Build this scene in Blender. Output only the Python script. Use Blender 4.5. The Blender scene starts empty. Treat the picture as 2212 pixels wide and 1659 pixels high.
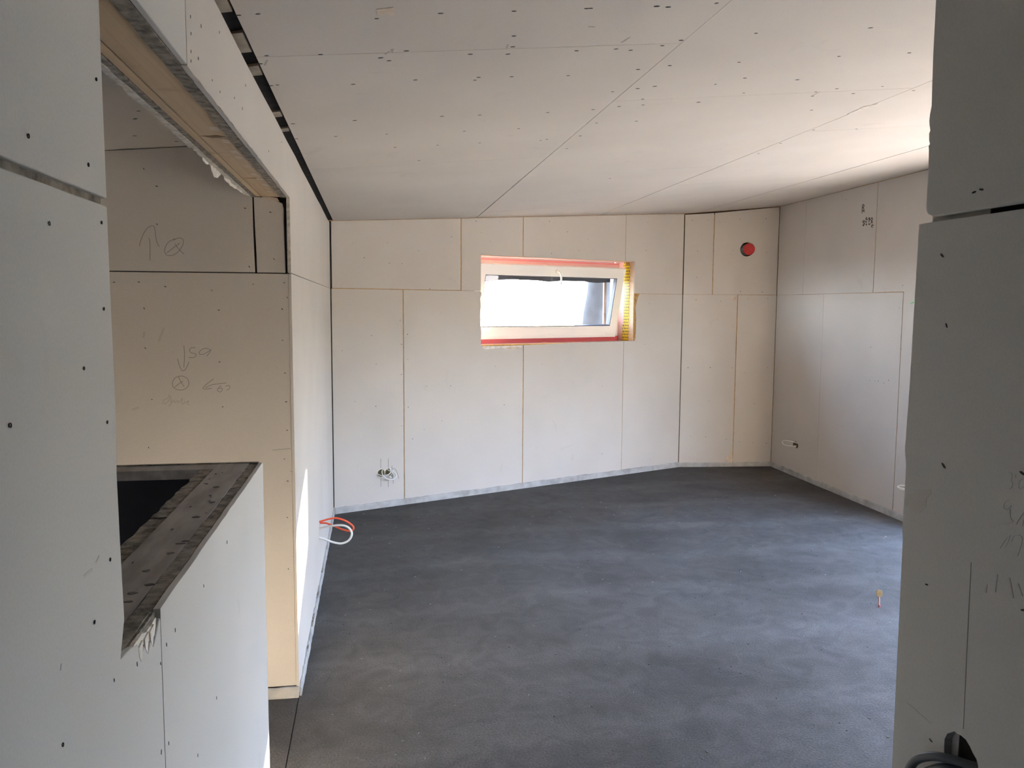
import bpy, bmesh, math, random
from mathutils import Vector, Matrix
from mathutils.geometry import tessellate_polygon

random.seed(7)
SC = bpy.context.scene
COL = SC.collection
S = 0.94                      # plan units to metres

SKY_STR, SUN_STR, EXPOSURE = 4.3, 22.0, 3.0      # sky radiance, sun irradiance, camera stops

# ------------------------------------------------------------------ camera
YAW, PITCH, ROLL, HEYE, FPX = 0.16616, 0.09425, 0.00596, 1.8596, 1789.4
fw = Vector((math.sin(YAW)*math.cos(PITCH), math.cos(YAW)*math.cos(PITCH), -math.sin(PITCH)))
rt = Vector((math.cos(YAW), -math.sin(YAW), 0.0))
up = rt.cross(fw)
rt2 = rt*math.cos(ROLL) + up*math.sin(ROLL)
up2 = up*math.cos(ROLL) - rt*math.sin(ROLL)
cam_d = bpy.data.cameras.new('camera')
cam_d.sensor_fit = 'HORIZONTAL'; cam_d.sensor_width = 36.0
cam_d.lens = 36.0*FPX/2212.0
cam_d.clip_start = 0.02; cam_d.clip_end = 500
cam = bpy.data.objects.new('camera', cam_d); COL.objects.link(cam)
m3 = Matrix((rt2, up2, -fw)).transposed()
cam.matrix_world = Matrix.Translation(Vector((0, 0, HEYE))*S) @ m3.to_4x4()
SC.camera = cam

# ------------------------------------------------------------------ sky, sun, exposure
SUN_TO = Vector((1.0, 2.5, 0.73)).normalized()      # towards the low sun behind the small window
SUN_EL = math.asin(SUN_TO.z)
world = bpy.data.worlds.new('sky'); SC.world = world; world.use_nodes = True
nt = world.node_tree; nt.nodes.clear()
wo = nt.nodes.new('ShaderNodeOutputWorld'); bg = nt.nodes.new('ShaderNodeBackground')
# hazy evening sky: white horizon, soft blue overhead, a mild glow round the low sun
tcw = nt.nodes.new('ShaderNodeTexCoord'); sepw = nt.nodes.new('ShaderNodeSeparateXYZ')
nt.links.new(tcw.outputs['Generated'], sepw.inputs['Vector'])
rampw = nt.nodes.new('ShaderNodeValToRGB'); cr = rampw.color_ramp
cr.elements[0].position = 0.0; cr.elements[0].color = (0.80, 0.91, 1.03, 1)
cr.elements[1].position = 1.0; cr.elements[1].color = (0.24, 0.37, 0.66, 1)
e = cr.elements.new(0.35); e.color = (0.45, 0.63, 1.0, 1)
nt.links.new(sepw.outputs['Z'], rampw.inputs['Fac'])
dotw = nt.nodes.new('ShaderNodeVectorMath'); dotw.operation = 'DOT_PRODUCT'; dotw.inputs[1].default_value = SUN_TO
nt.links.new(tcw.outputs['Generated'], dotw.inputs[0])
mxw = nt.nodes.new('ShaderNodeMath'); mxw.operation = 'MAXIMUM'; mxw.inputs[1].default_value = 0.0; nt.links.new(dotw.outputs['Value'], mxw.inputs[0])
pww = nt.nodes.new('ShaderNodeMath'); pww.operation = 'POWER'; pww.inputs[1].default_value = 24.0; nt.links.new(mxw.outputs[0], pww.inputs[0])
addw = nt.nodes.new('ShaderNodeMix'); addw.data_type = 'RGBA'; addw.blend_type = 'ADD'; addw.inputs['B'].default_value = (0.9, 0.8, 0.62, 1)
nt.links.new(pww.outputs[0], addw.inputs['Factor']); nt.links.new(rampw.outputs['Color'], addw.inputs['A'])
nt.links.new(addw.outputs['Result'], bg.inputs['Color'])
bg.inputs['Strength'].default_value = SKY_STR
nt.links.new(bg.outputs[0], wo.inputs['Surface'])
sun_d = bpy.data.lights.new('sun', 'SUN'); sun_d.energy = SUN_STR; sun_d.angle = math.radians(1.0)
sun_d.color = (1.0, 0.84, 0.64)
sun = bpy.data.objects.new('sun', sun_d); COL.objects.link(sun)
sun.rotation_euler = (-SUN_TO).to_track_quat('-Z', 'Y').to_euler()
SC.view_settings.view_transform = 'Standard'; SC.view_settings.look = 'None'
SC.view_settings.exposure = EXPOSURE; SC.view_settings.gamma = 1.0
SC.view_settings.use_curve_mapping = False
try:
    SC.cycles.use_denoising = True
    SC.cycles.max_bounces = 6; SC.cycles.diffuse_bounces = 5; SC.cycles.transparent_max_bounces = 16
    SC.cycles.sample_clamp_indirect = 8.0; SC.cycles.adaptive_threshold = 0.03; SC.cycles.caustics_reflective = False
except Exception:
    pass

def portal(name, centre, wdir, normal, w, h):
    """A light portal in a glazed opening: guides sampling of the sky, gives off nothing itself."""
    d = bpy.data.lights.new(name, 'AREA'); d.shape = 'RECTANGLE'; d.size = w*S; d.size_y = h*S
    d.cycles.is_portal = True
    o = bpy.data.objects.new(name, d); COL.objects.link(o)
    x = Vector(wdir).normalized(); z = -Vector(normal).normalized(); y = z.cross(x)
    o.matrix_world = Matrix.Translation(Vector(centre)*S) @ Matrix((x, y, z)).transposed().to_4x4()
    return o

# ------------------------------------------------------------------ measured points (wall coordinates: along, height; ceiling: x, y)
CEIL_MARKS=[(-0.328,2.258),(-0.28,2.253),(0.017,2.311),(-0.302,2.605),(-0.147,2.611),(0.107,2.604),(0.031,2.666),(0.057,2.7),(-0.331,2.685),(-0.328,2.941),(-0.307,2.934),(-0.059,2.963),(0.151,2.938),(-0.312,3.536),(-0.066,3.527),(-0.155,3.829),(0.068,3.832),(-0.324,3.839),(-0.343,4.15),(0.114,4.161),(-0.349,4.451),(0.252,4.577),(0.185,2.283),(0.382,2.281),(0.581,2.275),(0.592,2.274),(0.779,2.272),(0.815,2.28),(0.418,2.493),(0.432,2.598),(0.308,2.66),(0.429,2.673),(0.649,2.662),(0.778,2.657),(0.833,2.677),(0.926,2.638),(0.97,2.587),(1.048,2.902),(0.935,2.914),(0.369,2.937),(0.36,2.971),(0.486,2.944),(0.692,2.959),(0.933,3.225),(1.032,3.216),(1.113,3.398),(1.047,3.515),(1.151,3.507),(0.935,3.526),(0.742,3.543),(0.29,3.521),(0.448,3.532),(1.035,3.836),(1.228,3.837),(0.67,3.854),(0.419,3.852),(1.032,4.131),(0.866,4.153),(0.839,4.174),(0.528,4.159),(0.321,4.159),(1.044,4.474),(1.66,5.77),(1.093,3.191),(0.947,2.259),(1.21,2.563),(1.304,2.892),(1.594,2.544),(1.946,2.852),(1.346,3.199),(1.433,3.12),(1.684,3.181),(1.399,3.502),(1.544,3.368),(1.964,3.364),(1.891,3.406),(1.918,3.482),(2.104,3.468),(2.172,3.358),(2.4,3.473),(2.416,5.025),(2.391,4.69),(2.078,3.776),(1.675,2.864),(2.39,4.313),(2.667,4.349),(-0.825,3.239),(-0.867,3.356),(-0.947,3.648),(-1.086,3.923),(-0.819,3.8)]
WA_SCREWS=[(-6.184,2.159),(-6.422,2.038),(-6.23,2.039),(-6.374,1.95),(-6.186,1.969),(-6.191,1.852),(-6.28,1.777),(-6.503,1.736),(-6.196,1.696),(-6.207,1.505),(-6.281,1.444),(-6.406,1.344)]
WL_MARKS=[(-5.301,1.269),(-5.593,1.257),(-5.854,1.263),(-5.918,1.262),(-6.098,1.306),(-5.962,1.247),(-6.21,1.332),(-5.927,1.085),(-5.978,1.097),(-5.701,0.936),(-5.489,0.956),(-5.556,2.447),(-5.557,2.413),(-5.562,2.376),(-5.565,2.356),(-5.488,2.383),(-5.447,2.463),(-5.219,2.521),(-5.332,2.378),(-5.232,2.376),(-5.01,2.415),(-4.797,2.501),(-4.873,2.418),(-3.809,2.524),(-4.266,2.406)]
FAR_MARKS=[(-0.566,2.372),(-0.57,2.207),(-0.195,2.286),(-0.086,2.271),(-0.617,2.445),(-0.183,2.027),(-0.075,2.063),(-0.757,1.952),(-0.654,1.954),(-0.544,1.935),(-0.347,1.92),(-0.168,1.949),(-0.032,1.957),(-0.636,1.838),(-0.319,1.832),(-0.043,1.838),(-0.02,1.891),(-0.637,1.662),(-0.322,1.599),(-0.044,1.696),(-0.036,1.546),(-0.617,1.432),(-0.314,1.394),(-0.034,1.413),(-0.032,1.281),(-0.638,1.214),(-0.047,1.147),(-0.034,1.043),(-0.039,0.871),(-0.039,0.625)]
BACK_MARKS=[(0.542,2.417),(0.318,2.275),(0.56,2.235),(0.854,2.357),(0.686,2.235),(1.199,2.502),(1.467,2.663),(1.737,2.674),(1.622,2.481),(1.524,2.558),(2.553,2.62),(2.329,2.714),(2.821,2.553),(2.708,2.435),(2.358,2.392),(0.663,1.721),(0.736,1.591),(0.38,1.585),(0.101,1.455),(0.675,1.5),(0.736,1.36),(0.423,1.327),(0.673,1.223),(0.934,1.101),(1.189,1.093),(0.74,0.916),(0.215,0.999),(0.415,0.942),(1.092,0.761),(0.781,0.613),(0.67,0.744),(0.904,0.692),(1.688,1.263),(2.255,1.266),(2.654,1.06),(3.046,1.0),(1.796,0.873),(3.061,0.261),(0.967,2.011),(3.651,2.779),(3.637,2.473),(3.699,1.891),(3.643,1.44)]
MID_MARKS=[(0.089,2.836),(0.263,2.838),(0.408,2.82),(0.64,2.857),(0.949,2.866),(0.162,2.49),(0.568,2.504),(0.966,2.487),(0.157,2.195),(0.676,2.039),(0.93,2.034),(0.157,1.941),(0.444,1.925),(0.769,1.952),(1.0,1.961),(0.084,1.16),(0.346,1.162),(0.603,1.158),(0.755,1.102),(1.023,1.16),(0.339,0.771),(0.879,0.738),(0.135,0.361),(0.313,0.35),(0.561,0.32),(0.716,0.29),(0.881,0.279),(1.044,0.273)]
RIGHT_MARKS=[(1.922,1.184),(2.008,1.184),(2.056,1.191),(2.144,1.179),(2.217,1.212),(1.915,1.495),(2.377,1.5),(2.354,2.056),(2.321,1.859),(1.385,2.911)]
WR_MARKS=[(1.119,2.031),(1.104,2.033),(1.182,1.942),(1.163,1.833),(1.152,1.614),(1.176,1.414),(1.146,1.166),(0.993,1.634),(0.976,1.446)]
FAR_WRITING=[[(-0.646,2.11),(-0.641,2.132),(-0.627,2.166),(-0.607,2.193),(-0.588,2.2),(-0.58,2.189),(-0.577,2.156),(-0.572,2.125),(-0.563,2.109)],[(-0.605,2.147),(-0.602,2.116),(-0.605,2.049)],[(-0.496,2.146),(-0.526,2.129),(-0.541,2.098),(-0.536,2.075),(-0.512,2.072),(-0.484,2.09),(-0.464,2.121),(-0.464,2.144),(-0.482,2.149),(-0.504,2.139)],[(-0.533,2.083),(-0.503,2.107),(-0.477,2.127)],[(-0.499,2.124),(-0.481,2.099),(-0.46,2.078)],[(-0.473,1.674),(-0.472,1.629),(-0.476,1.574)],[(-0.502,1.613),(-0.495,1.583),(-0.484,1.561),(-0.472,1.564),(-0.461,1.582),(-0.454,1.6)],[(-0.425,1.663),(-0.445,1.662),(-0.449,1.649),(-0.443,1.64),(-0.427,1.637),(-0.422,1.629),(-0.435,1.618),(-0.455,1.62)],[(-0.365,1.658),(-0.387,1.66),(-0.407,1.646),(-0.407,1.634),(-0.391,1.634),(-0.369,1.646),(-0.359,1.656),(-0.363,1.643),(-0.377,1.625)],[(-0.493,1.536),(-0.515,1.528),(-0.527,1.505),(-0.522,1.483),(-0.5,1.473),(-0.475,1.477),(-0.458,1.495),(-0.46,1.519),(-0.476,1.533),(-0.493,1.536)],[(-0.501,1.534),(-0.493,1.513),(-0.478,1.487)],[(-0.482,1.513),(-0.502,1.499),(-0.519,1.485)],[(-0.35,1.522),(-0.375,1.503),(-0.395,1.484),(-0.395,1.477),(-0.381,1.476),(-0.359,1.48)],[(-0.387,1.482),(-0.359,1.495),(-0.325,1.5),(-0.295,1.503)],[(-0.317,1.491),(-0.331,1.48),(-0.334,1.468),(-0.323,1.462),(-0.314,1.471),(-0.317,1.481),(-0.329,1.476)],[(-0.3,1.488),(-0.284,1.491),(-0.281,1.479),(-0.295,1.469)],[(-0.542,1.456),(-0.548,1.438),(-0.567,1.427),(-0.571,1.416),(-0.56,1.412),(-0.545,1.427),(-0.538,1.447),(-0.534,1.427),(-0.539,1.406),(-0.549,1.402)],[(-0.535,1.415),(-0.521,1.429),(-0.52,1.415),(-0.507,1.426),(-0.507,1.413)],[(-0.502,1.415),(-0.486,1.438),(-0.491,1.409),(-0.477,1.415),(-0.48,1.423)],[(-0.472,1.415),(-0.459,1.425),(-0.467,1.411),(-0.456,1.405)]]
FAR_DASH=[[(-0.099,1.19),(-0.068,1.192),(-0.017,1.196)],[(-0.022,1.088),(-0.009,1.088)]]
STAMP=[[(1.677,2.804),(1.668,2.814),(1.677,2.828),(1.692,2.826),(1.699,2.816),(1.689,2.805),(1.677,2.804),(1.667,2.791),(1.671,2.776),(1.669,2.751)],[(1.686,2.798),(1.697,2.787),(1.701,2.773),(1.704,2.756)],[(1.671,2.774),(1.702,2.77)],[(1.758,2.701),(1.743,2.701),(1.739,2.69),(1.741,2.678)],[(1.742,2.688),(1.759,2.688),(1.765,2.681),(1.76,2.676)],[(1.807,2.692),(1.789,2.695),(1.784,2.687),(1.802,2.683),(1.806,2.677),(1.792,2.676)],[(1.831,2.692),(1.822,2.679),(1.828,2.665),(1.838,2.661),(1.847,2.674),(1.844,2.687),(1.831,2.692)],[(1.703,2.68),(1.689,2.672),(1.697,2.662),(1.713,2.663),(1.717,2.671),(1.703,2.68)],[(1.735,2.676),(1.736,2.664),(1.747,2.659),(1.758,2.669)],[(1.783,2.67),(1.801,2.67)],[(1.793,2.668),(1.794,2.652)],[(1.826,2.637),(1.829,2.651),(1.841,2.653),(1.854,2.639)],[(1.694,2.645),(1.697,2.633),(1.711,2.633),(1.706,2.643),(1.712,2.652),(1.727,2.641)],[(1.74,2.642),(1.762,2.641)],[(1.748,2.64),(1.759,2.627)],[(1.781,2.637),(1.795,2.64),(1.81,2.628)],[(1.8,2.633),(1.814,2.637)],[(1.87,2.616),(1.849,2.625),(1.835,2.619),(1.842,2.607),(1.857,2.603)]]
WR_WRITING=[[(1.019,1.63),(1.014,1.63),(1.011,1.627),(1.012,1.62),(1.009,1.616),(1.011,1.61),(1.015,1.607)],[(1.005,1.63),(1.004,1.625)],[(0.992,1.627),(0.997,1.622),(0.998,1.615),(0.996,1.611),(0.993,1.613),(0.989,1.617)],[(1.011,1.593),(1.019,1.589),(1.023,1.582),(1.021,1.577),(1.015,1.578),(1.009,1.585)],[(1.011,1.579),(1.01,1.57),(1.007,1.565),(1.003,1.563)],[(1.032,1.552),(1.019,1.556),(1.005,1.562)],[(0.998,1.561),(0.994,1.569),(0.986,1.581)],[(0.987,1.561),(0.986,1.57)],[(1.025,1.519),(1.019,1.529),(1.013,1.538)],[(1.016,1.523),(1.011,1.532),(1.008,1.543)],[(1.004,1.535),(1.001,1.543),(0.993,1.547),(0.987,1.546),(0.986,1.54),(0.988,1.531),(0.992,1.518)],[(0.995,1.528),(0.983,1.532)]]
WR_LINE=[[(1.08,1.481),(1.079,1.392),(1.077,1.291),(1.076,1.222)],[(1.209,1.198),(1.178,1.196),(1.149,1.193)]]
WR_HOLE=[(1.114,1.164),(1.115,1.173),(1.115,1.185),(1.11,1.196),(1.1,1.204),(1.095,1.208),(1.087,1.208),(1.08,1.209),(1.069,1.208),(1.061,1.203),(1.055,1.197),(1.046,1.191),(1.042,1.183),(1.041,1.174),(1.044,1.162),(1.055,1.146),(1.072,1.131),(1.09,1.123),(1.104,1.124),(1.111,1.137),(1.113,1.15)]
WR_SMEAR=[(1.238,1.545),(1.21,1.563),(1.179,1.57),(1.177,1.563),(1.188,1.553),(1.188,1.538),(1.204,1.525),(1.227,1.525),(1.238,1.53)]
CABLE_ORANGE=[(-0.354,5.513,0.426),(-0.326,5.513,0.439),(-0.293,5.513,0.446),(-0.26,5.513,0.448),(-0.228,5.513,0.44),(-0.195,5.513,0.426),(-0.168,5.513,0.407),(-0.148,5.513,0.388),(-0.142,5.513,0.374),(-0.147,5.513,0.359),(-0.17,5.513,0.351),(-0.196,5.513,0.356),(-0.229,5.513,0.367),(-0.269,5.513,0.386),(-0.302,5.513,0.399),(-0.326,5.513,0.407),(-0.351,5.513,0.409)]
CABLE_WHITE=[(-0.368,5.513,0.366),(-0.343,5.513,0.382),(-0.31,5.513,0.39),(-0.277,5.513,0.395),(-0.245,5.513,0.398),(-0.212,5.513,0.397),(-0.183,5.513,0.388),(-0.163,5.513,0.37),(-0.153,5.513,0.345),(-0.16,5.513,0.318),(-0.18,5.513,0.295),(-0.213,5.513,0.283),(-0.238,5.513,0.284),(-0.279,5.513,0.296),(-0.311,5.513,0.311),(-0.344,5.513,0.326),(-0.366,5.513,0.335)]
CABLE_HOLE=[(-1.789,0.409),(-1.953,0.34)]
SOCKET_LOOPS=[[(0.426,0.318),(0.446,0.307),(0.477,0.306),(0.508,0.311),(0.535,0.325),(0.546,0.34),(0.544,0.361)],[(0.473,0.348),(0.461,0.337),(0.459,0.322),(0.468,0.299),(0.496,0.275),(0.534,0.262),(0.57,0.267),(0.595,0.283),(0.598,0.301),(0.582,0.32),(0.564,0.336)],[(0.508,0.305),(0.53,0.288),(0.552,0.279)],[(0.519,0.351),(0.544,0.332),(0.564,0.309),(0.577,0.283)]]
SOCKET_PENCIL=[[(0.459,0.457),(0.458,0.37)],[(0.534,0.452),(0.532,0.367)],[(0.458,0.287),(0.458,0.195)],[(0.531,0.254),(0.53,0.183)],[(0.57,0.38),(0.572,0.333),(0.578,0.272),(0.583,0.21)],[(0.571,0.344),(0.584,0.352),(0.602,0.345),(0.618,0.32),(0.629,0.287),(0.64,0.253)],[(0.499,0.262),(0.512,0.248)]]
RSOCK_PX=[(0.517,0.382),(0.599,0.383),(0.635,0.352),(0.617,0.315),(0.522,0.308),(0.5,0.345)]
RIGHT_WIRE2=[(2.474,0.307),(2.533,0.326),(2.535,0.311),(2.485,0.293),(2.536,0.297)]
GREEN=[(2.475,1.9),(2.544,1.92)]
MIDHOLE=[(0.655,2.517),(0.814,2.519),(0.725,2.591),(0.73,2.438)]
PIN=[(3.1,4.572,0.0)]
PIN_TOP=[(3.093,4.573,0.089),(3.092,4.573,0.11),(3.073,4.576,0.089),(3.113,4.57,0.089)]
BREAK=[(-6.176,1.348),(-6.154,1.346),(-6.122,1.341),(-6.088,1.333),(-6.07,1.31),(-6.052,1.316),(-6.034,1.296),(-6.016,1.309),(-6.002,1.294),(-5.988,1.302),(-5.971,1.34),(-5.945,1.338)]
FLAP=[(2.905,2.341),(2.918,2.331),(2.977,2.327),(3.041,2.339),(3.071,2.319),(3.11,2.305),(3.171,2.311),(3.236,2.332),(3.266,2.349)]
SHIM=[(-5.282,2.571),(-5.142,2.592),(-4.99,2.559),(-4.807,2.571),(-4.678,2.559),(-4.563,2.57),(-4.068,2.565),(-3.974,2.569),(-3.772,2.567),(-3.698,2.57)]
W575=[(-4.327,2.438),(-1.186,3.203),(-3.659,2.174)]
STAIRJOINT=[(-0.815,2.887,2.55)]
BTEAR=[(1.524,1.485),(1.543,1.448),(1.576,1.431),(1.624,1.432),(1.663,1.435),(1.697,1.436),(1.736,1.441),(1.76,1.447),(1.8,1.432),(1.829,1.425),(1.909,1.419),(1.969,1.43),(2.004,1.45),(2.019,1.46)]
MTEAR=[(0.564,1.99),(0.61,1.973),(0.637,1.991),(0.639,1.924),(0.593,1.928),(0.565,1.954)]
MTEAR2=[(0.544,0.061),(0.565,0.096),(0.589,0.129),(0.616,0.162),(0.631,0.129),(0.642,0.128),(0.644,0.061)]
CEIL_TEAR=[(0.017,2.24),(0.059,2.228),(0.062,2.283),(0.056,2.294),(0.044,2.269),(0.031,2.288),(0.019,2.272)]
CEIL_SCAR=[(2.347,3.916),(2.34,3.822),(2.331,3.752),(2.378,3.707),(2.376,3.747),(2.38,3.797),(2.368,3.862),(2.367,3.914)]
WR_SCUFF=[[(1.028,1.48),(1.029,1.467),(1.03,1.453)],[(1.005,1.482),(1.0,1.47),(0.996,1.456)],[(0.989,1.479),(0.985,1.473),(0.98,1.464)],[(1.046,1.459),(1.048,1.446)]]
WA_SCUFF=[[(-6.251,1.523),(-6.257,1.52),(-6.266,1.518)],[(-6.313,1.515),(-6.296,1.515),(-6.28,1.514)],[(-6.397,1.439),(-6.4,1.432)]]
FAR_SCUFF=[[(-0.556,1.752),(-0.564,1.732),(-0.579,1.691)],[(-0.638,1.736),(-0.645,1.707)],[(-0.673,1.397),(-0.703,1.387)]]
CEIL_SCUFF=[[(-0.305,2.647),(-0.319,2.703)],[(0.061,2.578),(0.066,2.615)],[(0.068,2.578),(0.063,2.605)],[(0.413,2.569),(0.414,2.61)],[(0.783,2.569),(0.775,2.591)],[(0.788,2.539),(0.78,2.569)],[(0.625,2.427),(0.647,2.433)],[(1.913,3.469),(1.909,3.405)],[(0.058,2.604),(0.044,2.631)]]

# ------------------------------------------------------------------ plan of the place
XL, YA = -0.3642, 7.4068
A = Vector((XL, YA, 0)); B = Vector((3.4973, 9.0785, 0)); CC = Vector((4.5982, 8.9768, 0))
ANGR = 0.01297
YE, YP, ZP, ZH, XR = 3.9046, 2.8042, 1.3391, 2.337, 0.8804
ZJ = 2.0
YN = 1.25                      # where the passage opens into the room
YB = -5.0                      # closed end of the passage behind the viewer
XS = -2.05                     # far side of the stairwell
TB = 0.0125
def ceil_z(x, y): return 2.62696 + 0.08679*x - 0.00202*y

class Wall:
    def __init__(s, o, d, n): s.o, s.d, s.n = Vector(o), Vector(d).normalized(), Vector(n).normalized()
    def P(s, a, z, t=0.0): return s.o + s.d*a + Vector((0, 0, z)) + s.n*t
    def top(s, a, gap=0.004):
        p = s.o + s.d*a
        return ceil_z(p.x, p.y) - gap
def inward(d, sgn):
    d = Vector(d); return Vector((d.y, -d.x, 0))*sgn
LEFT = Wall(A, (0, 1, 0), (1, 0, 0))                       # runs +Y, s = y - YA
dB = (B - A).normalized(); BACK = Wall(A, dB, inward(dB, 1))
dM = (CC - B).normalized(); MID = Wall(B, dM, inward(dM, 1))
dR = Vector((-math.sin(ANGR), -math.cos(ANGR), 0)); RIGHT = Wall(CC, dR, inward(dR, 1))
FAR = Wall((XL, YE, 0), (1, 0, 0), (0, -1, 0))             # end wall of the stair landing
PASS = Wall((XR, 0, 0), (0, 1, 0), (-1, 0, 0))             # passage wall beside the viewer
LAB, LBC = (B - A).length, (CC - B).length
def L(y): return y - YA

# ------------------------------------------------------------------ materials
MATS = {}
def new_mat(name):
    m = bpy.data.materials.new(name); m.use_nodes = True
    b = m.node_tree.nodes['Principled BSDF']; MATS[name] = m
    return m, m.node_tree, b
def mat(name, c, c2=None, scale=6.0, detail=6.0, rough=0.85, bump=0.0, bscale=120.0, spec=0.3, stretch=None, lo=0.35, hi=0.65, metal=0.0):
    m, t, b = new_mat(name)
    b.inputs['Roughness'].default_value = rough; b.inputs['Metallic'].default_value = metal
    b.inputs['Specular IOR Level'].default_value = spec
    tc = t.nodes.new('ShaderNodeTexCoord'); src = tc.outputs['Object']
    if stretch:
        mp = t.nodes.new('ShaderNodeMapping'); mp.inputs['Scale'].default_value = stretch
        t.links.new(src, mp.inputs['Vector']); src = mp.outputs['Vector']
    if c2 is None:
        b.inputs['Base Color'].default_value = (*c, 1)
    else:
        n = t.nodes.new('ShaderNodeTexNoise'); n.inputs['Scale'].default_value = scale; n.inputs['Detail'].default_value = detail
        r = t.nodes.new('ShaderNodeValToRGB'); r.color_ramp.elements[0].position = lo; r.color_ramp.elements[1].position = hi
        r.color_ramp.elements[0].color = (*c, 1); r.color_ramp.elements[1].color = (*c2, 1)
        t.links.new(src, n.inputs['Vector']); t.links.new(n.outputs['Fac'], r.inputs['Fac'])
        t.links.new(r.outputs['Color'], b.inputs['Base Color'])
    if bump:
        n2 = t.nodes.new('ShaderNodeTexNoise'); n2.inputs['Scale'].default_value = bscale; n2.inputs['Detail'].default_value = 4
        bp = t.nodes.new('ShaderNodeBump'); bp.inputs['Strength'].default_value = bump; bp.inputs['Distance'].default_value = 0.002
        t.links.new(src, n2.inputs['Vector']); t.links.new(n2.outputs['Fac'], bp.inputs['Height']); t.links.new(bp.outputs['Normal'], b.inputs['Normal'])
    return m

def mat_board(name, c, c2):
    """Plasterboard paper: soft mottling, faint scuffs, fine fibre."""
    m, t, b = new_mat(name)
    N = t.nodes.new; K = t.links.new
    tc = N('ShaderNodeTexCoord')
    n = N('ShaderNodeTexNoise'); n.inputs['Scale'].default_value = 1.7; n.inputs['Detail'].default_value = 2
    r = N('ShaderNodeValToRGB'); r.color_ramp.elements[0].position = 0.3; r.color_ramp.elements[1].position = 0.7
    r.color_ramp.elements[0].color = (*c, 1); r.color_ramp.elements[1].color = (*c2, 1)
    K(tc.outputs['Object'], n.inputs['Vector']); K(n.outputs['Fac'], r.inputs['Fac'])
    s = N('ShaderNodeTexNoise'); s.inputs['Scale'].default_value = 5.0; s.inputs['Detail'].default_value = 4; s.inputs['Distortion'].default_value = 1.2
    sr = N('ShaderNodeValToRGB'); sr.color_ramp.elements[0].position = 0.66; sr.color_ramp.elements[1].position = 0.80
    sr.color_ramp.elements[0].color = (0, 0, 0, 1); sr.color_ramp.elements[1].color = (0.30, 0.30, 0.30, 1)
    K(tc.outputs['Object'], s.inputs['Vector']); K(s.outputs['Fac'], sr.inputs['Fac'])
    mx = N('ShaderNodeMix'); mx.data_type = 'RGBA'; mx.blend_type = 'MIX'
    mx.inputs['B'].default_value = (c[0]*0.72, c[1]*0.73, c[2]*0.74, 1)
    K(sr.outputs['Color'], mx.inputs['Factor']); K(r.outputs['Color'], mx.inputs['A'])
    f = N('ShaderNodeTexNoise'); f.inputs['Scale'].default_value = 260; f.inputs['Detail'].default_value = 1
    fr = N('ShaderNodeValToRGB'); fr.color_ramp.elements[0].position = 0.25; fr.color_ramp.elements[1].position = 0.75
    fr.color_ramp.elements[0].color = (0.93, 0.93, 0.93, 1); fr.color_ramp.elements[1].color = (1, 1, 1, 1)
    K(tc.outputs['Object'], f.inputs['Vector']); K(f.outputs['Fac'], fr.inputs['Fac'])
    mu = N('ShaderNodeMix'); mu.data_type = 'RGBA'; mu.blend_type = 'MULTIPLY'; mu.inputs['Factor'].default_value = 1.0
    K(mx.outputs['Result'], mu.inputs['A']); K(fr.outputs['Color'], mu.inputs['B'])
    K(mu.outputs['Result'], b.inputs['Base Color'])
    b.inputs['Roughness'].default_value = 0.8; b.inputs['Specular IOR Level'].default_value = 0.25
    return m

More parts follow.
